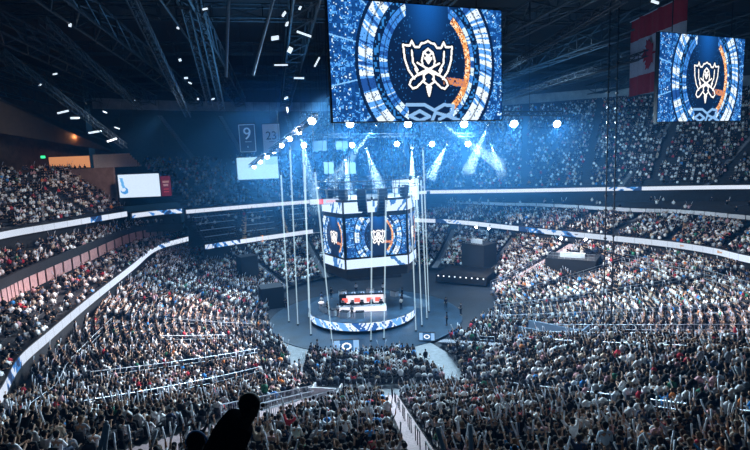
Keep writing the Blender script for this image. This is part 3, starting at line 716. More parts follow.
pc, pd = A(657, 120, 39.3), A(740, 122, 43.2); hung_screen((pc.x, pc.y), (pd.x, pd.y), (pc.z+pd.z)/2, 6.65, 'hanging video screen showing the crest in front of the red and white flag')

# centre display
HEX = [(3.3,50.5),(-3.1,49),(-5.5,52.7),(-4.5,55.9),(1.9,57.4),(4.3,53.7)]
cc = empty('centre_display', W((-.6, 53.2, 5.0))); tag(cc, 'dark centre-hung video display above the round stage with crest screens and white bands', 'centre display')
hx = [((x+.6)*S, (y-53.2)*S) for x, y in HEX]
def scl(p, k): return [(x*k, y*k) for x, y in p]
MB().prism(scl(hx, .97), 0, 7.9*S).build('body', M_black, cc); MB().prism(scl(hx, .8), -.6, 0).build('underside', M_steel, cc)
for k in range(6):
    a, b = Vector(hx[k]), Vector(hx[(k+1) % 6])
    if k == 0: a, b = b, a
    else: a, b = b, a
    v = b-a; w = v.length; n = Vector((v.y, -v.x)).normalized(); c = (a+b)/2+n*.05; wide = w > 6
    fr = MB().box((0,.1,3.95*S), (w*.96,.12,5.3*S)).build('screen_frame', M_black, cc); fr.location = (c.x, c.y, 0); fr.rotation_euler = (0,0,math.atan2(v.y, v.x)); fr.location.z = 0
    nx = int(w/.045); ny = 100; screen_face('main_screen', w*.94, 4.0*S, nx, ny, screen_img(nx, ny, 1.7 if wide else 1.05, (.1, 0), .78 if wide else .7, 9+k, False), fr, 2.15*S)
    for z0, h, sd, nm in ((1.0, .95, 31, 'lower_band'), (6.6, 1.1, 44, 'upper_band')):
        nx2 = int(w/.09); C = np.empty((nx2, 10, 3)); C[:] = (.62, .78, 1.0); s = (np.arange(nx2)[:, None]+.5)/nx2; vv = (np.arange(10)[None]+.5)/10
        g = noise1(s*9+vv*1.2, sd+k)+.6*noise1(s*21-vv*3, sd+k+5); q = (g > 1.0) & (s > .45); C[q] = (.04, .16, .42)
        screen_face(nm, w*.97, h*S, nx2, 10, C, fr, z0*S)
for x, y in scl(hx, .7): MB().bar((x, y, 7.9*S), (x*.8, y*.8, (ROOF-5)*S), .05, 6).build('hanging_cable', M_black, cc)
sc_ = MB().box((-3.9*S,-3.1*S,7.75*S), (2.6,.1,.6)); 
# upper board rig above the display
rg = empty('speaker_rig', W((-.6, 53.2, 14))); tag(rg, 'dark rigging frame with curved loudspeaker arrays above the centre display', 'rigging')
mb = MB()
for z in (0, 1.0):
    pts = [(7.2*math.cos(R(a)), 7.2*math.sin(R(a)), z) for a in range(0, 360, 30)]
    for a, b in zip(pts, pts[1:]+pts[:1]): mb.bar(a, b, .07, 5)
for a in range(0, 360, 30): mb.bar((7.2*math.cos(R(a)), 7.2*math.sin(R(a)), 0), (7.2*math.cos(R(a)), 7.2*math.sin(R(a)), 1), .05, 5)
mb.build('frame', M_steel, rg)
for a in (200, 235, 262, 290, 330, 20, 90, 150):
    mb = MB(); x, y = 5.6*math.cos(R(a)), 5.6*math.sin(R(a))
    for k in range(9): mb.box((x*(1-.012*k*k*.25), y*(1-.012*k*k*.25), -.3-k*.42), (.62, 1.15, .38), m=(Matrix.Rotation(R(a), 3, 'Z') @ Matrix.Rotation(-.05*k, 3, 'Y')))
    mb.build('loudspeaker_array', M_black, rg)
for a in (45, 135, 225, 315): MB().bar((7*math.cos(R(a)), 7*math.sin(R(a)), 1), (6*math.cos(R(a)), 6*math.sin(R(a)), (ROOF-14)*S), .05, 5).build('hanging_cable', M_black, rg)

def flat_screen(name, pxs, Y, label, C, m=None, group=None, back=True):
    """pxs = (x0,y0,x1,y1) outline box in the frame, Y the depth"""
    x0, y0, x1, y1 = pxs; a, b = A(x0, y1, Y), A(x1, y1, Y); zt = A((x0+x1)/2, y0, Y).z; zb = (a.z+b.z)/2
    a.z = b.z = zb; a, b = W(a), W(b); v = b-a; root = empty(name, (a+b)/2, math.atan2(v.y, v.x)); tag(root, label, 'screen', group)
    h = (zt-zb)*S; screen_face('display_face', v.length, h, C.shape[0], C.shape[1], C, root)
    MB().box((0,.12,h/2), (v.length+.1,.24,h+.1)).build('housing', M_black, root); MB().bar((0,.2,h), (0,.2,(ROOF-zb)*S), .03, 5).build('hanging_cable', M_black, root); return root, v.length, h
C = np.empty((60, 34, 3)); C[:] = (.55, .68, .85); s, vv = np.meshgrid((np.arange(60)+.5)/60, (np.arange(34)+.5)/34, indexing='ij')
q = (np.hypot((s-.13)*1.6, (vv-.3)) < .15) & (np.hypot((s-.1)*1.6, vv-.36) > .1); C[q] = (.05, .25, .6); q = (np.abs(s-.09+.1*(vv-.7)) < .035) & (vv > .4) & (vv < .85); C[q] = (.1, .35, .7)
flat_screen('video_screen', (120, 174, 161, 197), 70, 'white video screen with a small blue mark beside the maroon sign', C)
C = np.empty((40, 22, 3)); C[:] = (.35, .6, .8); C[28:, 14:] = (.25, .5, .72)
flat_screen('video_screen', (238, 157, 279, 179), 80, 'pale blue video screen under the jersey banners', C)
C = np.empty((40, 30, 3)); C[:] = (.6, .8, 1.0); C[8:12, 5:22] = (.03, .1, .25); C[18:30, 9:13] = (.03, .1, .25); C[24:28, 9:24] = (.03, .1, .25)
flat_screen('video_screen', (393, 179, 419, 200), 66, 'bright white video screen with dark figures behind the centre display', C)
C = np.empty((60, 8, 3)); C[:] = (.5, .6, .8); C[16:26] = (.8, .1, .12); C[32:56:2, 2:6] = (.9, .3, .3)
flat_screen('video_screen', (310, 199, 341, 204), 50.5, 'narrow white and red led strip above the centre display', C)
C = np.empty((40, 30, 3)); C[:] = (.08, .005, .012); C[8:34:2, 20:23] = (.4, .3, .3); C[10:30:2, 15:18] = (.4, .3, .3); C[10:30, 6:7] = (.35, .05, .06); C[10:30, 10:11] = (.35, .05, .06)
flat_screen('wall_sign', (162, 176, 172, 196), 71, 'small maroon lit sign beside the white video screen', C)

# ------------------------------------------------------------------ stage
stg = empty('round_stage', W((SX, SY, 0)) + Vector((0,0,.1))); tag(stg, 'round raised stage with glowing blue white led skirt', 'stage')
MB().prism([(5.6*S*math.cos(R(a)), 5.6*S*math.sin(R(a))) for a in range(0, 360, 5)], 0, 1.35).build('platform', M_black, stg)
n = 300; V = np.empty((n+1, 9, 3)); th = np.linspace(0, 2*PI, n+1)
for k in range(9): V[:, k, 0] = 5.68*S*np.cos(th); V[:, k, 1] = 5.68*S*np.sin(th); V[:, k, 2] = .35+k*.14
ii, kk = np.meshgrid(np.arange(n), np.arange(8), indexing='ij'); a = ii*9+kk; s = ii/n*60.; v = kk/8.; C = np.empty((n, 8, 3)); C[:] = (.15, .4, .85)
g = noise1(s*1.5+v*2, 77)+.5*noise1(s*3.3-v*3, 78); C[g > .7] = (.75, .88, 1); C[g > 1.05] = (.03, .12, .4)
o = fast_mesh('led_skirt', V.reshape(-1, 3), np.stack([a, a+9, a+10, a+1], -1).reshape(-1), np.full(n*8, 4), C.reshape(-1, 3), M_img); o.parent = stg
MB().prism([(5.85*S*math.cos(R(a)), 5.85*S*math.sin(R(a))) for a in range(0, 360, 5)], 1.46, 1.52).build('stage_deck', mat('stage_deck', (.03,.06,.1), .3, noise=.4, nscale=1), stg)
ZD = 1.62
M_desk = mat('desk_white', (.6,.65,.72), .4); M_red = mat('red_glow_panel', (.5,.05,.05), .4, emit=(1,.16,.12), estr=1.1); M_pw = mat('pale_glow_panel', (.6,.6,.6), .4, emit=(.95,.9,1), estr=1.0)
M_mon = mat('monitor_glow', (.02,.02,.03), .3, emit=(.45,.65,1), estr=1.2)
def desk(side):
    yy = (SY+side*2.1)*S; root = empty('player_desk', (SX*S, yy, ZD), 0 if side < 0 else PI); tag(root, 'long player desk on the round stage, '+('near side' if side < 0 else 'far side'), 'desk')
    MB().box((0,0,.75), (6.6,.8,.06)).build('desk_top', M_desk, root)
    MB().box((0,-.38,.38), (6.6,.05,.7)).build('front_panel', M_pw, root)
    for k in range(3): MB().box((-2.1+k*2.1,0,.37), (.08,.7,.72)).build('leg', M_black, root)
    for k in range(5):
        x = -2.6+k*1.3; m_ = empty('monitor', (SX*S+(x if side < 0 else -x), yy+side*-.05, ZD+.78), 0 if side < 0 else PI); tag(m_, f'player monitor, {ordn(k+1)} on the {"near" if side < 0 else "far"} desk', 'monitor', 'monitors on the player desks')
        MB().box((0,0,.28), (.6,.05,.36)).build('bezel', M_black, m_); MB().box((0,.03,.28), (.55,.01,.31)).build('display_face', M_mon, m_); MB().box((0,0,.05), (.08,.05,.12)).build('neck', M_black, m_); MB().box((0,.03,.0), (.25,.2,.02)).build('foot', M_black, m_)
        px, py = SX*S+(x if side < 0 else -x), yy-side*.75
        make_person('clap' if k % 2 else 'sit', (px, py+(-side)*.0, ZD-.02), PI/2*side if side > 0 else -PI/2, random.choice([(.5,.06,.07),(.7,.72,.75)]) if side < 0 else (.75,.78,.82), SKIN[0], HAIR[0], PANTS[0], f'seated player, {ordn(k+1)} behind the {"near" if side < 0 else "far"} stage desk', 'players on the round stage')
        c = empty('gaming_chair', (px, py, ZD), PI/2*side if side > 0 else -PI/2); tag(c, f'white gaming chair, {ordn(k+1)} at the {"near" if side < 0 else "far"} desk', 'chair', 'chairs at the player desks')
        MB().box((-.02,0,.44), (.48,.5,.08)).build('seat', M_desk, c); MB().box((-.27,0,.86), (.07,.48,.82)).build('backrest', M_desk, c); MB().bar((0,0,.08), (0,0,.42), .04).build('pedestal', M_black, c)
        mb = MB(); [mb.bar((0,0,.08), (.28*math.cos(q), .28*math.sin(q), .04), .025) for q in (0, 1.26, 2.5, 3.8, 5.03)]; mb.build('base', M_black, c)
desk(-1); desk(1)
o = empty('centre_screen_block', (SX*S, SY*S, ZD)); tag(o, 'low red and white lit screen block standing between the player desks', 'screen')
MB().box((0,0,.8), (6.4,.5,1.6)).build('core', M_black, o); MB().box((.4,-.27,.95), (5.2,.03,1.15)).build('pale_screen', M_pw, o)
for x in (-2.4, -.7, 1.0, 2.2): MB().box((x,-.3,.85), (.8,.03,.6)).build('red_mark', M_red, o)
tr = empty('trophy_pedestal', W((SX-4.3, SY-1.2, 0))+Vector((0,0,ZD))); tag(tr, 'small lit pedestal at the rim of the stage', 'pedestal'); MB().bar((0,0,0), (0,0,1.0), .35, 10, .28).build('column', M_desk, tr); MB().bar((0,0,1.0), (0,0,1.12), .4, 10).build('cap', M_pw, tr)
for k, (px, py, txt) in enumerate(((322, 300, 'near the lit pedestal'), (402, 296, 'at the far rim'), (313, 296, 'at the shaded rim'), (410, 303, 'beside the bright rim'))):
    p = G(px, py+8, 1.2); d = Vector((p.x-SX, p.y-SY, 0)); 
    if d.length > 4.6: d = d.normalized()*4.6
    make_person('stand', ((SX+d.x)*S, (SY+d.y)*S, ZD-.02), random.random()*6, [(.7,.7,.75),(.02,.02,.03),(.1,.2,.4),(.6,.55,.5)][k], SKIN[1], HAIR[0], PANTS[0], 'stage crew member standing '+txt, 'crew standing on the stage')
for k in range(14):
    an = R(205+k*10.5) if k < 7 else R(20+(k-7)*20); rr = (4.3 if k < 7 else 4.7)*S; x, y = SX*S+rr*math.cos(an), SY*S+rr*math.sin(an)
    if k % 2: make_person('stand', (x, y, ZD-.02), an+PI*(k%3), [(.7,.72,.78),(.02,.02,.03),(.3,.32,.36)][k%3], SKIN[k%4], HAIR[0], PANTS[0], f'crew member or observer standing near the stage rim, {ordn(k//2+1)} round from the shaded side', 'crew standing on the stage')
    else:
        c = empty('equipment_case', (x, y, ZD), an); tag(c, f'pale equipment case on the stage deck, {ordn(k//2+1)} round from the shaded side', 'case', 'equipment cases on the stage'); MB().box((0,0,.4), (.7,1.1,.8)).build('body', M_desk, c); MB().box((0,0,.84), (.74,1.14,.08)).build('lid', M_steel, c)
for k, (px, py, z) in enumerate(((213,243,5),(262,240,5),(345/1.6,236,6))[:2]):
    p = W(G(px, py, z)); o = MB().box(p, (.5,.4,1.6)).box(p+Vector((0,0,.85)), (.6,.5,.1)).build('lit_post', M_or); tag(o, 'small orange lit post at the far corner, '+('under the gap of the ribbon boards' if k == 0 else 'beside the black box'), 'post')
# small floor monitors
for (x0, y0, x1, y1, lb) in ((334,341,360,353,'floor monitor with white ring in front of the centre seats'), (420,328,434,341,'tilted floor monitor with white ring at the walkway')):
    g = G((x0+x1)/2, y1, .1); C = np.empty((48, 26, 3)); C[:] = (.25, .45, .75); s, v = np.meshgrid((np.arange(48)+.5)/48*2-1, (np.arange(26)+.5)/26*2-1, indexing='ij'); rr = np.hypot(s*1.5, v)
    C[np.abs(s) < .55] = (.03, .12, .3); C[(rr > .35) & (rr < .6)] = (.9, .95, 1); a, b = G(x0, y1, .1), G(x1, y1, .1); root = empty('floor_monitor', W(g), 0 if x0 < 400 else R(-12)); tag(root, lb, 'monitor')
    w = (b-a).length*S*(.95 if x0 < 400 else 1.1); h = w*.5; f = screen_face('display_face', w, h, 48, 26, C, root, .1); hs = MB().box((0,.1,h/2+.1), (w+.08,.2,h+.1)).build('housing', M_black, root)
# staff on the dark floor
for k, (px, py) in enumerate(((286, 300),(287, 283),(461, 306),(447, 316),(305, 379),(300, 366),(446,300),(318,345),(408,392))):
    g = G(px, py+9, .1 if k not in (4,5) else .05); make_person('stand', W(g), random.random()*6, random.choice([(.02,.02,.03),(.03,.03,.04),(.2,.2,.25)]), SKIN[k % 4], HAIR[0], PANTS[0], ['dark clad person standing on the floor %s' % t for t in ('left of the stage','behind the stage towards the black box','by the far stairs','beside the walkway corner','at the foot of the near block','on the walkway by the seats','near the far platform','in front of the stage skirt','at the foot of the ramp')][k], 'crew on the arena floor')
# platform with dotted edge lights on the far floor
a, b = G(432, 262, 0), G(463, 280, 0)
pf = empty('low_platform', W((12.2, 66.5, .1)), R(-28)); tag(pf, 'low dark platform with a row of small lights behind the stage', 'platform')
MB().box((0,0,.7), (9,7,1.4)).build('deck', M_black, pf)
for k in range(9): MB().box((-4+k, -3.53, 1.1), (.22,.06,.22)).build('edge_light', M_pw, pf)
for k in range(7): MB().box((-4.53, -3+k, 1.1), (.06,.22,.22)).build('edge_light', M_pw, pf)
# commentary / camera platforms with black drapes
def commentary(px, py, z, w, d, h, rz, label, lights=True, grp=None):
    g = G(px, py, z); zb = bowl(math.degrees(math.atan2(g.y-CY, g.x-CX)), math.hypot(g.x-CX, g.y-CY)); root = empty('commentary_platform', W((g.x, g.y, zb-.4)), rz); tag(root, label, 'platform'); hh = (z-zb+.4)*S+h
    MB().box((0,0,hh-.1), (w,d,.2)).build('deck', M_steel, root); mb = MB()
    for x, y, sx, sy in ((0,-d/2,w,.08),(0,d/2,w,.08),(-w/2,0,.08,d),(w/2,0,.08,d)): mb.box((x,y,hh/2), (sx,sy,hh))
    mb.build('drape', M_cloth, root)
    if lights:
        mb = MB(); 
        for k in range(9): x = -w/2+.3+k*(w-.6)/8; mb.bar((x,-d/2+.1,hh), (x,-d/2+.1,hh+1), .02, 4)
        for z_ in (.5, 1): mb.bar((-w/2+.1,-d/2+.1,hh+z_), (w/2-.1,-d/2+.1,hh+z_), .025, 4); mb.bar((-w/2+.1,-d/2+.1,hh+z_), (-w/2+.1,d/2-.1,hh+z_), .025, 4)
        mb.build('guard_rail', M_rail, root); MB().box((0,-d*.1,hh+.7), (w*.5,.7,.08)).build('counter', M_desk, root); MB().box((0,-d*.1-.33,hh+.35), (w*.5,.05,.7)).build('counter_front', M_desk, root)
    return root, hh
def flood(loc, yaw, label, power, col=(1, .95, .9), grp='floodlights on the commentary platforms', h=2.6):
    root = empty('floodlight_stand', loc, yaw); tag(root, label, 'floodlight', grp); MB().bar((0,0,0), (0,0,h), .035).build('pole', M_black, root)
    for q in (0, 2.1, 4.2): MB().bar((0,0,.4), (.35*math.cos(q), .35*math.sin(q), 0), .02).build('leg', M_black, root)
    hd = MB().box((0,0,h+.1), (.3,.5,.4)).build('lamp_head', M_black, root); MB().ell((-.18,0,h+.1), (.06,.22,.18), 10, 6).build('lens', mat('flood_lens', (.9,.9,.9), .3, emit=(1,.95,.9), estr=45), root)
    l = bpy.data.lights.new('flood', 'POINT'); l.energy = power; l.color = col; l.shadow_soft_size = .2; lo_ = bpy.data.objects.new('flood_light', l); COL.objects.link(lo_); lo_.parent = root; lo_.location = (-.6, 0, h+.2)
root, hh = commentary(573, 262, 3.0, 7.6, 5.0, .9, R(-32), 'black draped commentary platform with two floodlights in the lit far block'); b0 = root.location
for k, (dx, lb) in enumerate(((-2.2, 'bright floodlight on the commentary platform, first from the stage'), (1.6, 'bright floodlight on the commentary platform, second from the stage'))): 
    flood(root.matrix_basis @ Vector((dx, 1.5, hh)), R(70), lb, 450)
for k in range(3): make_person('sit', root.matrix_basis @ Vector((-1.4+k*1.3, .6, hh-.02)), R(-32)-PI/2, [(.7,.7,.75),(.05,.05,.07),(.6,.55,.5)][k], SKIN[k], HAIR[1], PANTS[0], f'seated commentator, {ordn(k+1)} at the draped platform counter', 'commentators on the draped platform')
root, hh = commentary(479, 247, 3.6, 5.0, 4.0, .8, R(-48), 'smaller black draped platform under the ribbon board beyond the stage', True)
for k, (dx, lb) in enumerate(((-1.4, 'small floodlight on the smaller draped platform, first from the stage'), (1.4, 'small floodlight on the smaller draped platform, second from the stage'))): flood(root.matrix_basis @ Vector((dx, 1.2, hh)), R(60), lb, 160)
commentary(271, 292, 1.6, 3.4, 3.0, 1.0, R(20), 'black draped box standing beside the round floor', False)
commentary(247, 262, 3.6, 3.0, 2.5, 1.2, R(35), 'small black box among the far spectators', False)

# ------------------------------------------------------------------ light beams: thin ones imitated by glowing rods, wide ones in haze
def volume_mat(name, dens, col, aniso=0.):
    m = bpy.data.materials.new(name); m.use_nodes = True; nt = m.node_tree; nt.nodes.clear(); o = nt.nodes.new('ShaderNodeOutputMaterial'); v = nt.nodes.new('ShaderNodeVolumeScatter')
    v.inputs['Color'].default_value = (*col, 1); v.inputs['Density'].default_value = dens; v.inputs['Anisotropy'].default_value = aniso; nt.links.new(v.outputs[0], o.inputs['Volume']); return m
M_beam = volume_mat('beam_haze', .06, (.8, .92, 1)); M_haze = volume_mat('arena_haze', .0006, (.08, .42, 1), .1); M_haze2 = volume_mat('rig_haze', .00095, (.09, .42, 1), .2)
def beam(top, bot, r0, r1, power, lblfix, lblbeam, cone=None, col=(.75, .9, 1), vm=None):
    top, bot = Vector(top), Vector(bot); d = (bot-top).normalized()
    q = d.to_track_quat('-Z', 'Y').to_euler()
    fx = empty('spot_fixture', top); tag(fx, lblfix, 'stage light', 'beam lights round the centre rig')
    fx.rotation_euler = q; MB().bar((0,0,0), (0,0,.5), .16, 10, .12).build('lamp_head', M_black, fx); MB().bar((0,0,-.03), (0,0,.0), .13, 10).build('lens', M_lens, fx); mb = MB(); mb.box((.22,0,.25), (.05,.08,.5)); mb.box((-.22,0,.25), (.05,.08,.5)); mb.box((0,0,.52), (.5,.1,.06)); mb.build('yoke', M_black, fx)
    o = MB().bar(top+d*.1, bot, r0, 12, r1).build('haze_beam', vm or M_beam); tag(o, lblbeam, 'light beam', 'beams of light in the haze', 'stuff')
    l = bpy.data.lights.new('beam', 'SPOT'); l.energy = power; l.color = col; l.shadow_soft_size = .02; L = (bot-top).length
    l.spot_size = 2*math.atan((r1+.05)/L)+R(.15); l.spot_blend = .25; lo_ = bpy.data.objects.new('beam_spot', l); COL.objects.link(lo_); lo_.location = top+d*.06; lo_.rotation_euler = q
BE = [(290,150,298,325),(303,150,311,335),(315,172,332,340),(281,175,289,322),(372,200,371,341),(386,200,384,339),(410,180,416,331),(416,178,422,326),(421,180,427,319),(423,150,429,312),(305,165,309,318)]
def beam_rod_mat():
    m = bpy.data.materials.new('beam_glow_rod'); m.use_nodes = True; nt = m.node_tree; nt.nodes.clear(); o = nt.nodes.new('ShaderNodeOutputMaterial'); e = nt.nodes.new('ShaderNodeEmission'); t = nt.nodes.new('ShaderNodeBsdfTransparent'); x = nt.nodes.new('ShaderNodeMixShader')
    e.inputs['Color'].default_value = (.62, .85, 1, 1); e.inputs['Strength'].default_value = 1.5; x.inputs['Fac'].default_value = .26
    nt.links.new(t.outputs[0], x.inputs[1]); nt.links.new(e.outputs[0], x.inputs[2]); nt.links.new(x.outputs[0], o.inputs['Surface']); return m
M_beamrod = beam_rod_mat()  # translucent glow imitates thin beams of light; these are not real lamps
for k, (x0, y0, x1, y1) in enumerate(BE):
    g = G(x1, y1, .1); t = A(x0, y0, g.y); b_, t_ = W(g), W(t); root = empty('beam_glow_rod', b_); tag(root, f'thin vertical light beam imitated by a glowing rod, {ordn(k+1)} round the stage', 'imitated beam', 'glowing rods for the thin beams round the stage')
    d = t_-b_; MB().bar((0,0,.1), d, .05, 8, .11).build('tube', M_beamrod, root); MB().bar((0,0,0), (0,0,.12), .16, 10).build('foot', M_black, root); MB().bar(d, d+Vector((0,0,.4)), .14, 8).build('head', M_black, root); MB().bar(d, Vector((d.x, d.y, ROOF*S-b_.z)), .02, 4).build('hanging_cable', M_black, root)  # foot, head and cable are added to the imitated beam
# wide beams from the rig
M_cone = volume_mat('cone_haze', .05, (.6, .85, 1))
CB = [(412,148,412,232,60,58,'straight down behind the display'),(376,125,330,185,50,52,'towards the display'),(440,122,500,165,50,56,'outwards to the upper terrace'),(488,125,468,172,52,56,'back towards the stage'),(447,144,430,178,58,60,'short beam low on the rig'),(490,142,502,175,60,66,'low beam towards the ribbon board'),(300,132,318,212,46,50,'steeply down to the display'),(345,160,352,212,55,54,'behind the loudspeakers'),(366,148,380,190,52,53,'between the loudspeakers')]
for k, (x0,y0,x1,y1,Ya,Yb,t) in enumerate(CB): beam(W(A(x0,y0,Ya)), W(A(x1,y1,Yb)), .12, 1.0 if k else 1.5, 140000 if k == 0 else 45000, f'beam light aiming {t}', f'wide pale beam aiming {t}', vm=M_cone)

# ------------------------------------------------------------------ lamps of the rig
def lamp(px, py, Y, label, power, r=.28, grp='bright round lamps on the rig', soft=.3, col=(.55,.8,1)):
    p = W(A(px, py, Y)); root = empty('stage_lamp', p); tag(root, label, 'stage lamp', grp); root.rotation_euler = (R(20), 0, 0)
    MB().bar((0,.05,0), (0,.55,0), r*1.05, 12, r*.6).build('lamp_head', M_black, root); MB().ell((0,0,0), (r,.1,r), 14, 8).build('lens', M_lens, root)
    mb = MB(); mb.bar((-r*1.3,.3,0), (-r*1.3,.3,.8), .03, 5); mb.bar((r*1.3,.3,0), (r*1.3,.3,.8), .03, 5); mb.bar((-r*1.3,.3,.8), (r*1.3,.3,.8), .03, 5); mb.build('yoke', M_black, root)
    l = bpy.data.lights.new('lamp', 'SPOT'); l.energy = power; l.color = col; l.shadow_soft_size = soft; l.spot_size = R(150); l.spot_blend = .6; lo_ = bpy.data.objects.new('lamp_light', l); COL.objects.link(lo_); lo_.parent = root; lo_.location = (0, -.35, -.1); lo_.rotation_euler = (-R(62), 0, 0); return p
def truss(a, b, label, w=.5, name='lighting_truss', grp='lighting trusses over the stage', hang=True, m=None, bays=None, r=.05):
    a, b = Vector(a), Vector(b); root = empty(name, a); tag(root, label, 'truss', grp); d = b-a; L = d.length; x = d.normalized(); up = Vector((0,0,1)); y = up.cross(x).normalized(); n = bays or max(3, int(L/(w*2.2))); m = m or M_steel
    ch = [y*(-w/2)+up*(-w/2), y*(w/2)+up*(-w/2), y*(w/2)+up*(w/2), y*(-w/2)+up*(w/2)]
    mb = MB(); [mb.bar(c, c+d, r, 5) for c in ch]; mb.build('chord', m, root)
    mb = MB()
    for k in range(n):
        p, q = d*(k/n), d*((k+1)/n)
        for i in range(4): mb.bar(p+ch[i], q+ch[(i+1)%4], r*.6, 4); mb.bar(p+ch[i], p+ch[(i+1)%4], r*.6, 4)
    mb.build('lattice', m, root)
    if hang:
        for t in (.15, .85): p = d*t; MB().bar(p, Vector((p.x, p.y, ROOF*S-a.z)), .03, 4).build('hanging_cable', M_black, root)
RA = [(350,124),(408,124),(464,124),(514,124),(557,124)]
for k, (x, y) in enumerate(RA): lamp(x, y, 48, f'large bright lamp, {ordn(k+1)} in the upper row from the display side', 19000, .45)
a, b = A(345,120,48), A(562,120,48); truss(W((a.x,a.y,a.z+.6)), W((b.x,b.y,b.z+.6)), 'dark truss carrying the upper row of lamps')
RB = [(304,145),(352,145),(397,144),(432,144),(468,144)]
for k, (x, y) in enumerate(RB): lamp(x, y, 60, f'bright lamp, {ordn(k+1)} in the lower row from the banners', 11000, .42)
a, b = A(298,141,60), A(475,140,60); truss(W((a.x,a.y,a.z+.6)), W((b.x,b.y,b.z+.6)), 'dark truss carrying the lower row of lamps')
for k in range(8):
    t = (k/7)**.75; Y = 44+t*24; x = 312-58*t; y = 121+46*t; lamp(x, y, Y, f'lamp on the slanting truss, {ordn(k+1)} from its upper end', 5000, .42-.1*t, 'lamps along the slanting truss')
a, b = A(316,116,43), A(250,166,69); truss(W(a), W(b), 'slanting truss carrying a line of lamps beside the banners', hang=False)
# ------------------------------------------------------------------ banners and flag
def banner(px0, py0, px1, py1, Y, col, txt, tcol, label, size=1.1, border=None):
    a, b = W(A(px0, py1, Y)), W(A(px1, py1, Y)); zt = A(px0, py0, Y).z*S; zb = a.z; b.z = a.z; v = b-a; root = empty('jersey_banner', (a+b)/2, math.atan2(v.y, v.x)); tag(root, label, 'banner', 'honour banners hanging from the roof'); h = zt-zb; w = v.length
    MB().box((0,0,h/2), (w,.05,h)).build('cloth', col, root); MB().bar((-w/2-.1,0,h), (w/2+.1,0,h), .05).build('top_bar', M_black, root); MB().bar((0,0,h), (0,0,ROOF*S-zb), .02, 4).build('hanging_cable', M_black, root)
    if border:
        mb = MB(); t = .1
        for c, d in (((0,-.04,h-.15),(w-.2,.02,t)),((0,-.04,.15),(w-.2,.02,t)),((-w/2+.12,-.04,h/2),(t,.02,h-.3)),((w/2-.12,-.04,h/2),(t,.02,h-.3))): mb.box(c, d)
        mb.build('border', border, root)
    if txt:
        for j, (s, z, sz) in enumerate(((txt, h*.5, size), ('' if txt == '' else 'HAWKS' if False else '', 0, 0))):
            if not s: continue
            z = h*.46
            cu = bpy.data.curves.new('numeral', 'FONT'); cu.body = s; cu.size = sz; cu.align_x = 'CENTER'; cu.extrude = .02; cu.materials.append(tcol); t_ = bpy.data.objects.new('numeral', cu); COL.objects.link(t_); dg = bpy.context.evaluated_depsgraph_get(); dg.update(); me = bpy.data.meshes.new_from_object(t_.evaluated_get(dg)); bpy.data.objects.remove(t_); bpy.data.curves.remove(cu); o = bpy.data.objects.new('numeral', me); COL.objects.link(o); o.parent = root; o.location = (0,-.05,z); o.rotation_euler = (PI/2,0,0)
        mb = MB(); 
        for k in range(6): mb.box((-.3+k*.12*w/1.9,-.04,h*.38), (.08,.02,.14))
        mb.box((0,-.04,h*.2), (.12,.02,.25)); mb.build('small_marks', tcol, root)
M_bd = mat('banner_navy', (.03,.07,.12), .8); M_bl = mat('banner_pale', (.12,.17,.22), .8); M_bw = mat('banner_white', (.8,.88,.95), .8); M_bt = mat('banner_ink', (.02,.04,.07), .8)
banner(240,124,257,153,60, M_bd, '9', M_bw, 'dark banner with a white numeral nine', 2.6, M_bw)
banner(264,124,281,153,58, mat('banner_grey_white', (.45,.52,.6), .8), '23', M_bt, 'pale banner with dark numerals twenty-three', 1.7)
for k, (x0,y0,x1,y1,Y,t) in enumerate(((291,140,302,150,62,''),(313,141,327,151,62,''),(336,141,348,150,63,''),(324,162,334,174,62,''),(346,163,356,174,62,''),(300,118,312,132,64,''))):
    banner(x0,y0,x1,y1,Y, M_bl, '', M_bt, f'small pale banner without readable writing, {ordn(k+1)} from the numeral banners')
fl = A(629,97,50), A(678,88,42.5); a, b = W(fl[0]), W(fl[1]); zt = A(629,22,50).z*S
fg = empty('national_flag', (a.x, a.y, a.z)); tag(fg, 'red and white maple leaf flag hanging from the roof behind a video screen', 'flag'); v = Vector((b.x-a.x, b.y-a.y, 0)); wv = v.length; fg.rotation_euler = (0,0,math.atan2(v.y, v.x)); h = zt-a.z
M_fr = mat('flag_red', (.3,.01,.022), .8, noise=.1, nscale=2); M_fw = mat('flag_white', (.42,.45,.52), .8, noise=.08, nscale=2)
def flagpanel(nm, z0, z1, m, y=0):
    V=[];Fc=[];n=40
    for i in range(n+1):
        x = wv*1.08*i/n; yy = .1*math.sin(i*.5)+.06*math.sin(i*1.3)
        for q in (0,.03):
            V += [(x, yy+q, z0*h), (x, yy+q, z1*h)]
    for i in range(n):
        a_=i*4; b_=a_+4; Fc += [(a_,b_,b_+1,a_+1),(a_+2,a_+3,b_+3,b_+2),(a_+1,b_+1,b_+3,a_+3),(a_,a_+2,b_+2,b_)]
    Fc += [(0,1,3,2),(n*4,n*4+2,n*4+3,n*4+1)]
    return MB().add(V, Fc).build(nm, m, fg)
flagpanel('red_band', 0, .25, M_fr); flagpanel('white_field', .25, .72, M_fw); flagpanel('red_band', .72, 1, M_fr)
leaf = [(0,1),(.17,.68),(.36,.76),(.3,.38),(.5,.55),(.58,.42),(.84,.46),(.74,.24),(.86,.14),(.5,-.2),(.55,-.38),(.06,-.3),(.06,-.75)]; leaf = leaf+[(-x, y) for x, y in leaf[::-1][:-1]]
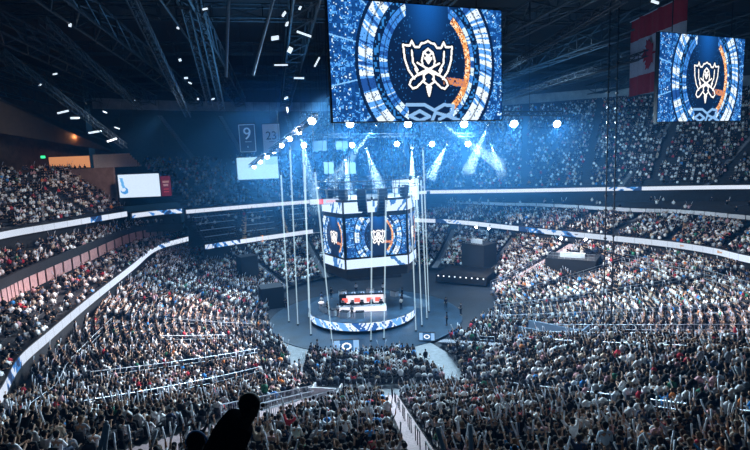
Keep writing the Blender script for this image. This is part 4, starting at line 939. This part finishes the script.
# flag hangs sideways: the leaf's stem points along the flag
lz, lx = h*.485, wv*.46; k = h*.225; n = len(leaf); vs = [(lx-y_*k*1.0*.85, -.16, lz+x_*k) for x_, y_ in leaf]; bmv = MB().add(vs+[(x, -.13, z) for x, _, z in vs], [tuple(range(n)), tuple(range(n, 2*n))[::-1]]+[(i, (i+1)%n, n+(i+1)%n, n+i) for i in range(n)]); bmv.build('maple_leaf', M_fr, fg)
MB().bar((-.2,0,h), (wv*1.1,0,h), .06).build('top_bar', M_rail, fg); MB().bar((wv*.2,0,h), (wv*.2,0,ROOF*S-a.z), .03).build('hanging_cable', M_black, fg); MB().bar((wv*.9,0,h), (wv*.9,0,ROOF*S-a.z), .03).build('hanging_cable', M_black, fg)

# hanging black ropes in front of the far terrace
for k, (x0, x1) in enumerate(((613, 603), (620, 611))):
    Y = 38+k*1.0; b = A(x1, 335, Y); t = A(x0, 60, Y); a_ = math.degrees(math.atan2(b.y-CY, b.x-CX)); zb = bowl(a_, math.hypot(b.x-CX, b.y-CY))
    o = MB().bar(W((b.x, b.y, zb)), W((b.x, b.y, ROOF)), .07, 6)
    for j in range(26): z = 3.5+j*1.1; o.box(W((b.x, b.y, z)), (.22,.22,.16))
    tag(o.build('rigging_cable', M_black), 'thick black cable hanging before the far terrace, '+('nearer the stage' if k == 0 else 'farther from the stage'), 'cable', 'black hanging cables')

# ------------------------------------------------------------------ roof
o = MB().box(W((8, 62, ROOF+.6)), (230, 210, .3)).build('ceiling', M_dark); o['kind'] = 'structure'
T_out = catmull(T_all, 60)
for j_, (t_) in enumerate((.12, .36, .6, .84)):
    I_, O_ = FAR_IO
    for f0, f1 in ((.02,.27),(.33,.47),(.53,.67),(.73,.97)):
        a_, b_ = int(f0*60), int(f1*60); pts_ = [tuple(I_[q]+(O_[q]-I_[q])*t_) for q in range(a_, b_+1, 2)]; zz = 5.6+(9.3-5.6)*t_+.55
        q = strip('trim_%d' % (j_*4+int(f0*10)), pts_, zz, zz+.1, M_rail, 20, .1); tag(q, 'pale rail between rows of the empty far terrace', kind='structure')
strip('wall_far', T_all, 26, 34, M_dark)['kind'] = 'structure'
o = strip('wall_far_fascia', [tuple(p) for p in shift(T_all, -1)], 27.2, 29.0, mat('fascia_paint', (.18,.21,.25), .8, noise=.3, nscale=.5)); tag(o, 'pale band of wall at the top of the upper terrace', kind='structure')
strip('wall_left', [(-56,10),(-57,40),(-56,70),(-53,95)], 16.5, 34, mat('brown_wall', (.1,.06,.045), .8, noise=.3, nscale=1))['kind'] = 'structure'
DX, DYv = Vector((-.19, .98, 0)).normalized(), Vector((.98, .19, 0)).normalized()
M_roofst = mat('roof_steel', (.03,.045,.06), .5, .4, noise=.4, nscale=2)
NM = ['first','second','third','fourth','fifth','sixth','seventh','eighth','ninth','tenth','eleventh','twelfth']
for k, off in enumerate((-46,-38,-30,-22,-14,-6,3,13,24,36,50,66)):
    a = W(Vector((off, 0, 29))+DX*2); b = W(Vector((off, 0, 29))+DX*118)
    truss(a, b, f'deep roof truss running away from the viewer, {NM[k]} across the roof', 2.4, 'roof_truss', 'steel trusses under the roof', False, M_roofst, bays=26, r=.14)
for k, y in enumerate((22, 36, 50, 66, 82, 98, 114)):
    a = W(Vector((-60, y-10, 31))); b = W(Vector((95, y+20, 31)))
    truss(a, b, f'cross truss of the roof, {NM[k]} away from the viewer', 1.6, 'roof_truss', 'steel trusses under the roof', False, M_roofst, bays=34, r=.1)
def tube(a, b, r, nm, label, m, grp): o = MB().bar(W(a), W(b), r, 8).build(nm, m); tag(o, label, 'pole', grp)
M_pole = mat('blue_grey_pole', (.25,.38,.5), .4, .3)
def pole2(x0,y0,Y0,x1,y1,Y1,r,lb): tube(A(x0,y0,Y0), A(x1,y1,Y1), r, 'ceiling_pole', lb, M_pole, 'pale poles under the roof')
pole2(230,-40,33,226,77,35,.14,'pale pole hanging upright beneath the roof'); pole2(284,-40,33,253,75,36,.13,'pale slanting pole beneath the roof beside the big screen')
for k, (x0,y0,Y0,x1,y1,Y1) in enumerate(((130,-5,34,188,115,60),(42,20,40,140,108,62),(0,52,40,125,146,64),(185,5,38,210,105,60),(200,8,38,222,108,60),(500,72,60,625,-3,36),(505,98,66,660,50,46))):
    truss(W(A(x0,y0,Y0)), W(A(x1,y1,Y1)), f'catwalk under the roof, {NM[k]} counted from the flagless corner', .7, 'catwalk', 'catwalks under the roof', False, mat('catwalk_steel', (.02,.035,.05), .5, .3), r=.07)
# small work lights / bright fixtures in the roof
M_spk = mat('work_light', (.8,.85,.9), .4, emit=(.75,.88,1), estr=1.1)
WL = [(205,9,36,6,2),(178,28,44,3,3),(180,60,50,3,4),(186,78,52,4,3),(190,83,52,4,2),(213,99,58,4,2),(198,99,58,2,3),(70,25,40,3,6),(135,100,60,2,2),(284,14,40,7,4),(275,38,42,9,7),(304,34,42,18,3),(300,8,44,3,6),(290,50,44,5,10),(281,65,46,16,2),(299,78,48,12,2),(286,98,50,7,3),(317,62,44,1.5,18),(287,24,42,4,7),(655,2,40,9,4),(63,112,52,14,3),(75,118,54,10,3),(95,132,58,16,3),(112,140,60,12,3),(40,85,46,6,2),(55,74,46,5,2),(105,112,56,5,1.5),(117,128,58,6,1.5)]
for k, (x, y, Y, w, h) in enumerate(WL):
    c = W(A(x, y, Y)); q = Y*S/500; o = empty('work_light', c, random.uniform(-.9,.9)); o.rotation_euler.x = random.uniform(-.5,.5); o.rotation_euler.y = random.uniform(-.5,.5); tag(o, f'small bright fixture in the dark roof, {ordn(k+1)} of the scattered lights', 'roof light', 'small fixtures scattered under the roof')
    MB().box((0,0,0), (w*q*.8,.12,h*q*.55)).build('lens', M_spk, o); MB().box((0,.15,h*q*.2), (w*q*1.0,.2,h*q*.8)).build('housing', M_black, o); MB().bar((0,.15,0), (0,.15,max(.5, ROOF*S-c.z)), .02, 4).build('hanging_cable', M_black, o)

# brown wall, concourse opening and lamp at the left
M_bw2 = mat('brown_end_wall', (.3,.2,.17), .8, noise=.15, nscale=1)
o = MB().box(W((-45.2, 77.0, 13.3)), (14.2*S, .4, 7.6*S), rz=R(163)).build('wall_end', M_bw2); tag(o, 'brown end wall of the upper terrace', kind='structure')
a, b = A(50,166,84), A(90,166,84); MB().box(W(((a.x+b.x)/2, 84, 18.2)), ((b.x-a.x)*S, .3, 1.9*S)).build('concourse_opening', mat('warm_room', (.6,.3,.15), .8, emit=(1,.42,.18), estr=.55)); ob = bpy.data.objects['concourse_opening']; tag(ob, 'warm orange lit concourse opening above the brown wall', kind='structure')
for k in range(7):
    g = A(54+k*5, 160, 83); make_person('stand', W((g.x, 83, 16.4)), -1.2+random.random(), (.01,.01,.012), SKIN[3], HAIR[0], PANTS[0], f'silhouetted person in the orange lit opening, {ordn(k+1)} along the wall', 'people in the orange lit opening')
MB().box(W((-52, 84, 15.6)), (24, 6, 1.2)).build('concourse_floor', M_dark)['kind'] = 'structure'
a, b = A(92,160,84), A(140,166,84); o = MB().box(W(((a.x+b.x)/2, 84.5, 18.2)), ((b.x-a.x)*S, .3, 2.2*S)).build('concourse_wall', M_white); tag(o, 'pale concourse wall beside the orange opening', kind='structure')
ex = empty('exit_sign', W(A(43,157,80))); tag(ex, 'small green lit exit sign above the upper terrace', 'sign'); MB().box((0,0,0), (.9,.1,.5)).build('lit_face', mat('exit_green', (.02,.3,.1), .5, emit=(.05,1,.35), estr=1.5), ex); MB().box((0,.1,0), (1.0,.12,.6)).build('housing', M_black, ex)
# bulkhead beam with warm lamp
o = MB().add([W(p) for p in (A(-30,88,62), A(-30,128,62), A(115,152,86), A(108,143,86), A(-30,86,66), A(-30,126,66), A(115,150,90), A(108,141,90))], [(0,1,2,3),(7,6,5,4),(0,3,7,4),(1,5,6,2),(0,4,5,1),(3,2,6,7)]).build('wall_bulkhead', mat('bulkhead_brown', (.05,.03,.022), .8, noise=.2, nscale=1)); tag(o, 'brown sloping bulkhead under the roof', kind='structure')
wl = empty('wall_lamp', W(A(76,134,79))); tag(wl, 'warm orange lamp washing the brown bulkhead', 'lamp'); MB().box((0,0,.1), (.5,.3,.3)).build('housing', M_black, wl); MB().box((0,-.02,-.08), (.4,.25,.06)).build('lens', mat('warm_lens', (1,.6,.3), .5, emit=(1,.5,.2), estr=8), wl)
l = bpy.data.lights.new('warm', 'POINT'); l.energy = 260; l.color = (1,.45,.18); l.shadow_soft_size = .2; q = bpy.data.objects.new('warm_light', l); COL.objects.link(q); q.location = W(A(76,137,77.5))

# ------------------------------------------------------------------ foreground
pl = MB().box((0, .5, 11.9*S-1.0), (24, 6.2, .3)).build('viewing_terrace', M_dark); pl['kind'] = 'structure'; PZ = 11.9*S-.85
gx = A(251, 405, 4.5/S); gp = W(gx)
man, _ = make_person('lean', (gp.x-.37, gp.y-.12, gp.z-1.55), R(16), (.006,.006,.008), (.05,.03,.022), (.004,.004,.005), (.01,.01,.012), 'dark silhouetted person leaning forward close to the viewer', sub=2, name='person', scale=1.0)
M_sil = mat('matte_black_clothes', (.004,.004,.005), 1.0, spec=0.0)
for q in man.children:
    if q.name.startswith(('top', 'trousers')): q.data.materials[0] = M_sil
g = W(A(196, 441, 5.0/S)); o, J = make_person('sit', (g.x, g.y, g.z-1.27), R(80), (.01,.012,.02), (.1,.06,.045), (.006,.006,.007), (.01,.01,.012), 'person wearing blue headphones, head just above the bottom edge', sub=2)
hp = MB(); c = Vector((0,0,1.24)); hm = Vector(J['hm'])
for i in range(12): t0, t1 = PI*i/12, PI*(i+1)/12; hp.bar(hm+Vector((0, .118*math.cos(t0), .0+.125*math.sin(t0))), hm+Vector((0, .118*math.cos(t1), .125*math.sin(t1))), .014, 6)
for s in (-1, 1): hp.ell(hm+Vector((0, s*.12, 0)), (.04,.02,.045), 10, 6)
h_ = hp.build('headphones', mat('blue_plastic', (.05,.25,.6), .4)); h_.location = o.location; h_.rotation_euler = o.rotation_euler; tag(h_, 'blue headphones on the person at the bottom edge', 'headphones')
for k, (px, py, Y, tl) in enumerate(((446, 440, 7.0, .25), (471, 438, 7.0, .02), (98, 432, 8.0, -.35), (102, 436, 8.0, -.25))):
    p = W(A(px, py, Y/S)); stick(p-Vector((0,0,.3)), (-tl, 0, 1), ['blurred grey stick raised near the bottom edge, tilted one','blurred grey stick raised near the bottom edge, upright one','pale blue stick raised low beside its twin','pale blue stick raised low, the more upright twin'][k], 'large cheer sticks raised close to the viewer', 1.05)
# holders of those sticks stand below the frame's edge
for k, (px, Y) in enumerate(((458, 7.0), (100, 8.0))):
    p = W(A(px, 462, Y/S)); make_person('up', (p.x, p.y, p.z-1.5), R(90), (.02,.02,.03), SKIN[1], HAIR[0], PANTS[0], ['dark clad spectator holding the grey sticks at the bottom edge','dark clad spectator holding the pale blue sticks'][k])

# ------------------------------------------------------------------ haze and light
o = MB().box(W((8, 60, 16.5)), (190, 190, 44)).build('haze', M_haze); tag(o, 'thin blue haze filling the arena', 'haze', kind='stuff')
for k, q in enumerate((1.3, 1.05, .82, .6)):
    o = MB().ell(W((5, 60, 17.5-k*.3)), (34*q, 26*q, 10*q), 40, 20).build('rig_haze', M_haze2, smooth=True); tag(o, ['outermost faint veil','second veil','third veil','innermost veil'][k]+' of blue haze round the lighting rig', 'haze', kind='stuff')
def area(nm, loc, tgt, size, power, col, spread=180):
    l = bpy.data.lights.new(nm, 'AREA'); l.shape = 'DISK'; l.size = size; l.energy = power; l.color = col; l.spread = R(spread); o = bpy.data.objects.new(nm, l); COL.objects.link(o); o.location = loc; o.rotation_euler = (Vector(tgt)-Vector(loc)).to_track_quat('-Z', 'Y').to_euler(); return o
def spot(nm, loc, tgt, ang, power, col, soft=.6):
    l = bpy.data.lights.new(nm, 'SPOT'); l.energy = power; l.color = col; l.spot_size = R(ang); l.spot_blend = .8; l.shadow_soft_size = soft; o = bpy.data.objects.new(nm, l); COL.objects.link(o); o.location = loc; o.rotation_euler = (Vector(tgt)-Vector(loc)).to_track_quat('-Z', 'Y').to_euler(); return o
RIG = W((0, 50, 23))
for k, (t, pw, ang, c) in enumerate([((-21,44,3), 60000, 50, (1,.9,.92)), ((-14,34,3), 42000, 50, (.95,.9,.95)), ((20,62,3), 56000, 52, (.78,.88,1)), ((30,48,4), 34000, 50, (.8,.9,1)), ((-10,74,3), 30000, 50, (.45,.75,1)),
        ((8,76,3), 30000, 46, (.5,.78,1)), ((18,32,3), 17000, 50, (.8,.88,1)), ((4,24,3), 13000, 55, (.78,.88,1)), ((27,35,4), 26000, 28, (1,.6,.64)), ((-12,20,6), 11000, 45, (.8,.9,1))]):
    spot(f'rig_flood', RIG+Vector(((t[0])*.25, (t[1]-50)*.25, 0)), W(t), ang, pw*2.2, c)
spot('stage_key', W((0, 46, 22)), W((0, 52.6, 0)), 30, 22000, (.35,.7,1)); spot('stage_key', W((0, 60, 20)), W((0, 52.6, 0)), 40, 14000, (.35,.7,1))
spot('upper_flood', W((10, 58, 20)), W((35, 98, 17)), 75, 70000, (.3,.65,1)); spot('upper_flood', W((0, 58, 20)), W((-5, 98, 15)), 70, 14000, (.15,.5,1)); spot('upper_flood', W((10, 50, 24)), W((62, 85, 16)), 60, 60000, (.5,.75,1))
spot('banner_fill', W((-4, 42, 20)), W((-13.5, 59, 21)), 22, 9000, (.6,.8,1)); spot('wall_fill', W((-20, 50, 22)), W((-46, 78, 14)), 26, 26000, (1,.8,.75)); spot('left_flood', W((-8, 50, 22)), W((-46, 56, 14)), 55, 60000, (.8,.9,1)); spot('club_flood', W((5, 55, 22)), W((36, 66, 7)), 60, 40000, (.8,.9,1))  # banner and wall spots are added unseen fill that brightens those surfaces
spot('suite_wash', W((-22, 44, 15)), W((-32, 46, 7)), 95, 5500, (1,.55,.5)); spot('suite_wash', W((-20, 60, 13)), W((-34, 64, 7)), 80, 2500, (1,.7,.65))
area('roof_wash', W((-10, 55, 21)), W((-14, 45, 33)), 14, 2500, (.1,.45,1)); area('roof_wash', W((22, 70, 22)), W((30, 70, 33)), 14, 1500, (.1,.45,1))
w = bpy.data.worlds.new('World'); SC.world = w; w.use_nodes = True; w.node_tree.nodes['Background'].inputs[0].default_value = (.01,.03,.06,1); w.node_tree.nodes['Background'].inputs[1].default_value = .5

cam = bpy.data.cameras.new('Camera'); cam.sensor_width = 36; cam.lens = 36*F/750; cam.clip_end = 500; cam.clip_start = .05
co = bpy.data.objects.new('Camera', cam); COL.objects.link(co); co.matrix_world = Matrix.Translation((0,0,H*S)) @ CAMR.to_4x4(); SC.camera = co
vs = SC.view_settings; vs.view_transform = 'Standard'; vs.look = 'None'; vs.exposure = 0; vs.gamma = 1; vs.use_curve_mapping = False
SC.cycles.max_bounces = 4; SC.cycles.diffuse_bounces = 2; SC.cycles.glossy_bounces = 2; SC.cycles.volume_bounces = 0; SC.cycles.transparent_max_bounces = 16
SC.cycles.use_denoising = True; SC.cycles.sample_clamp_indirect = 3
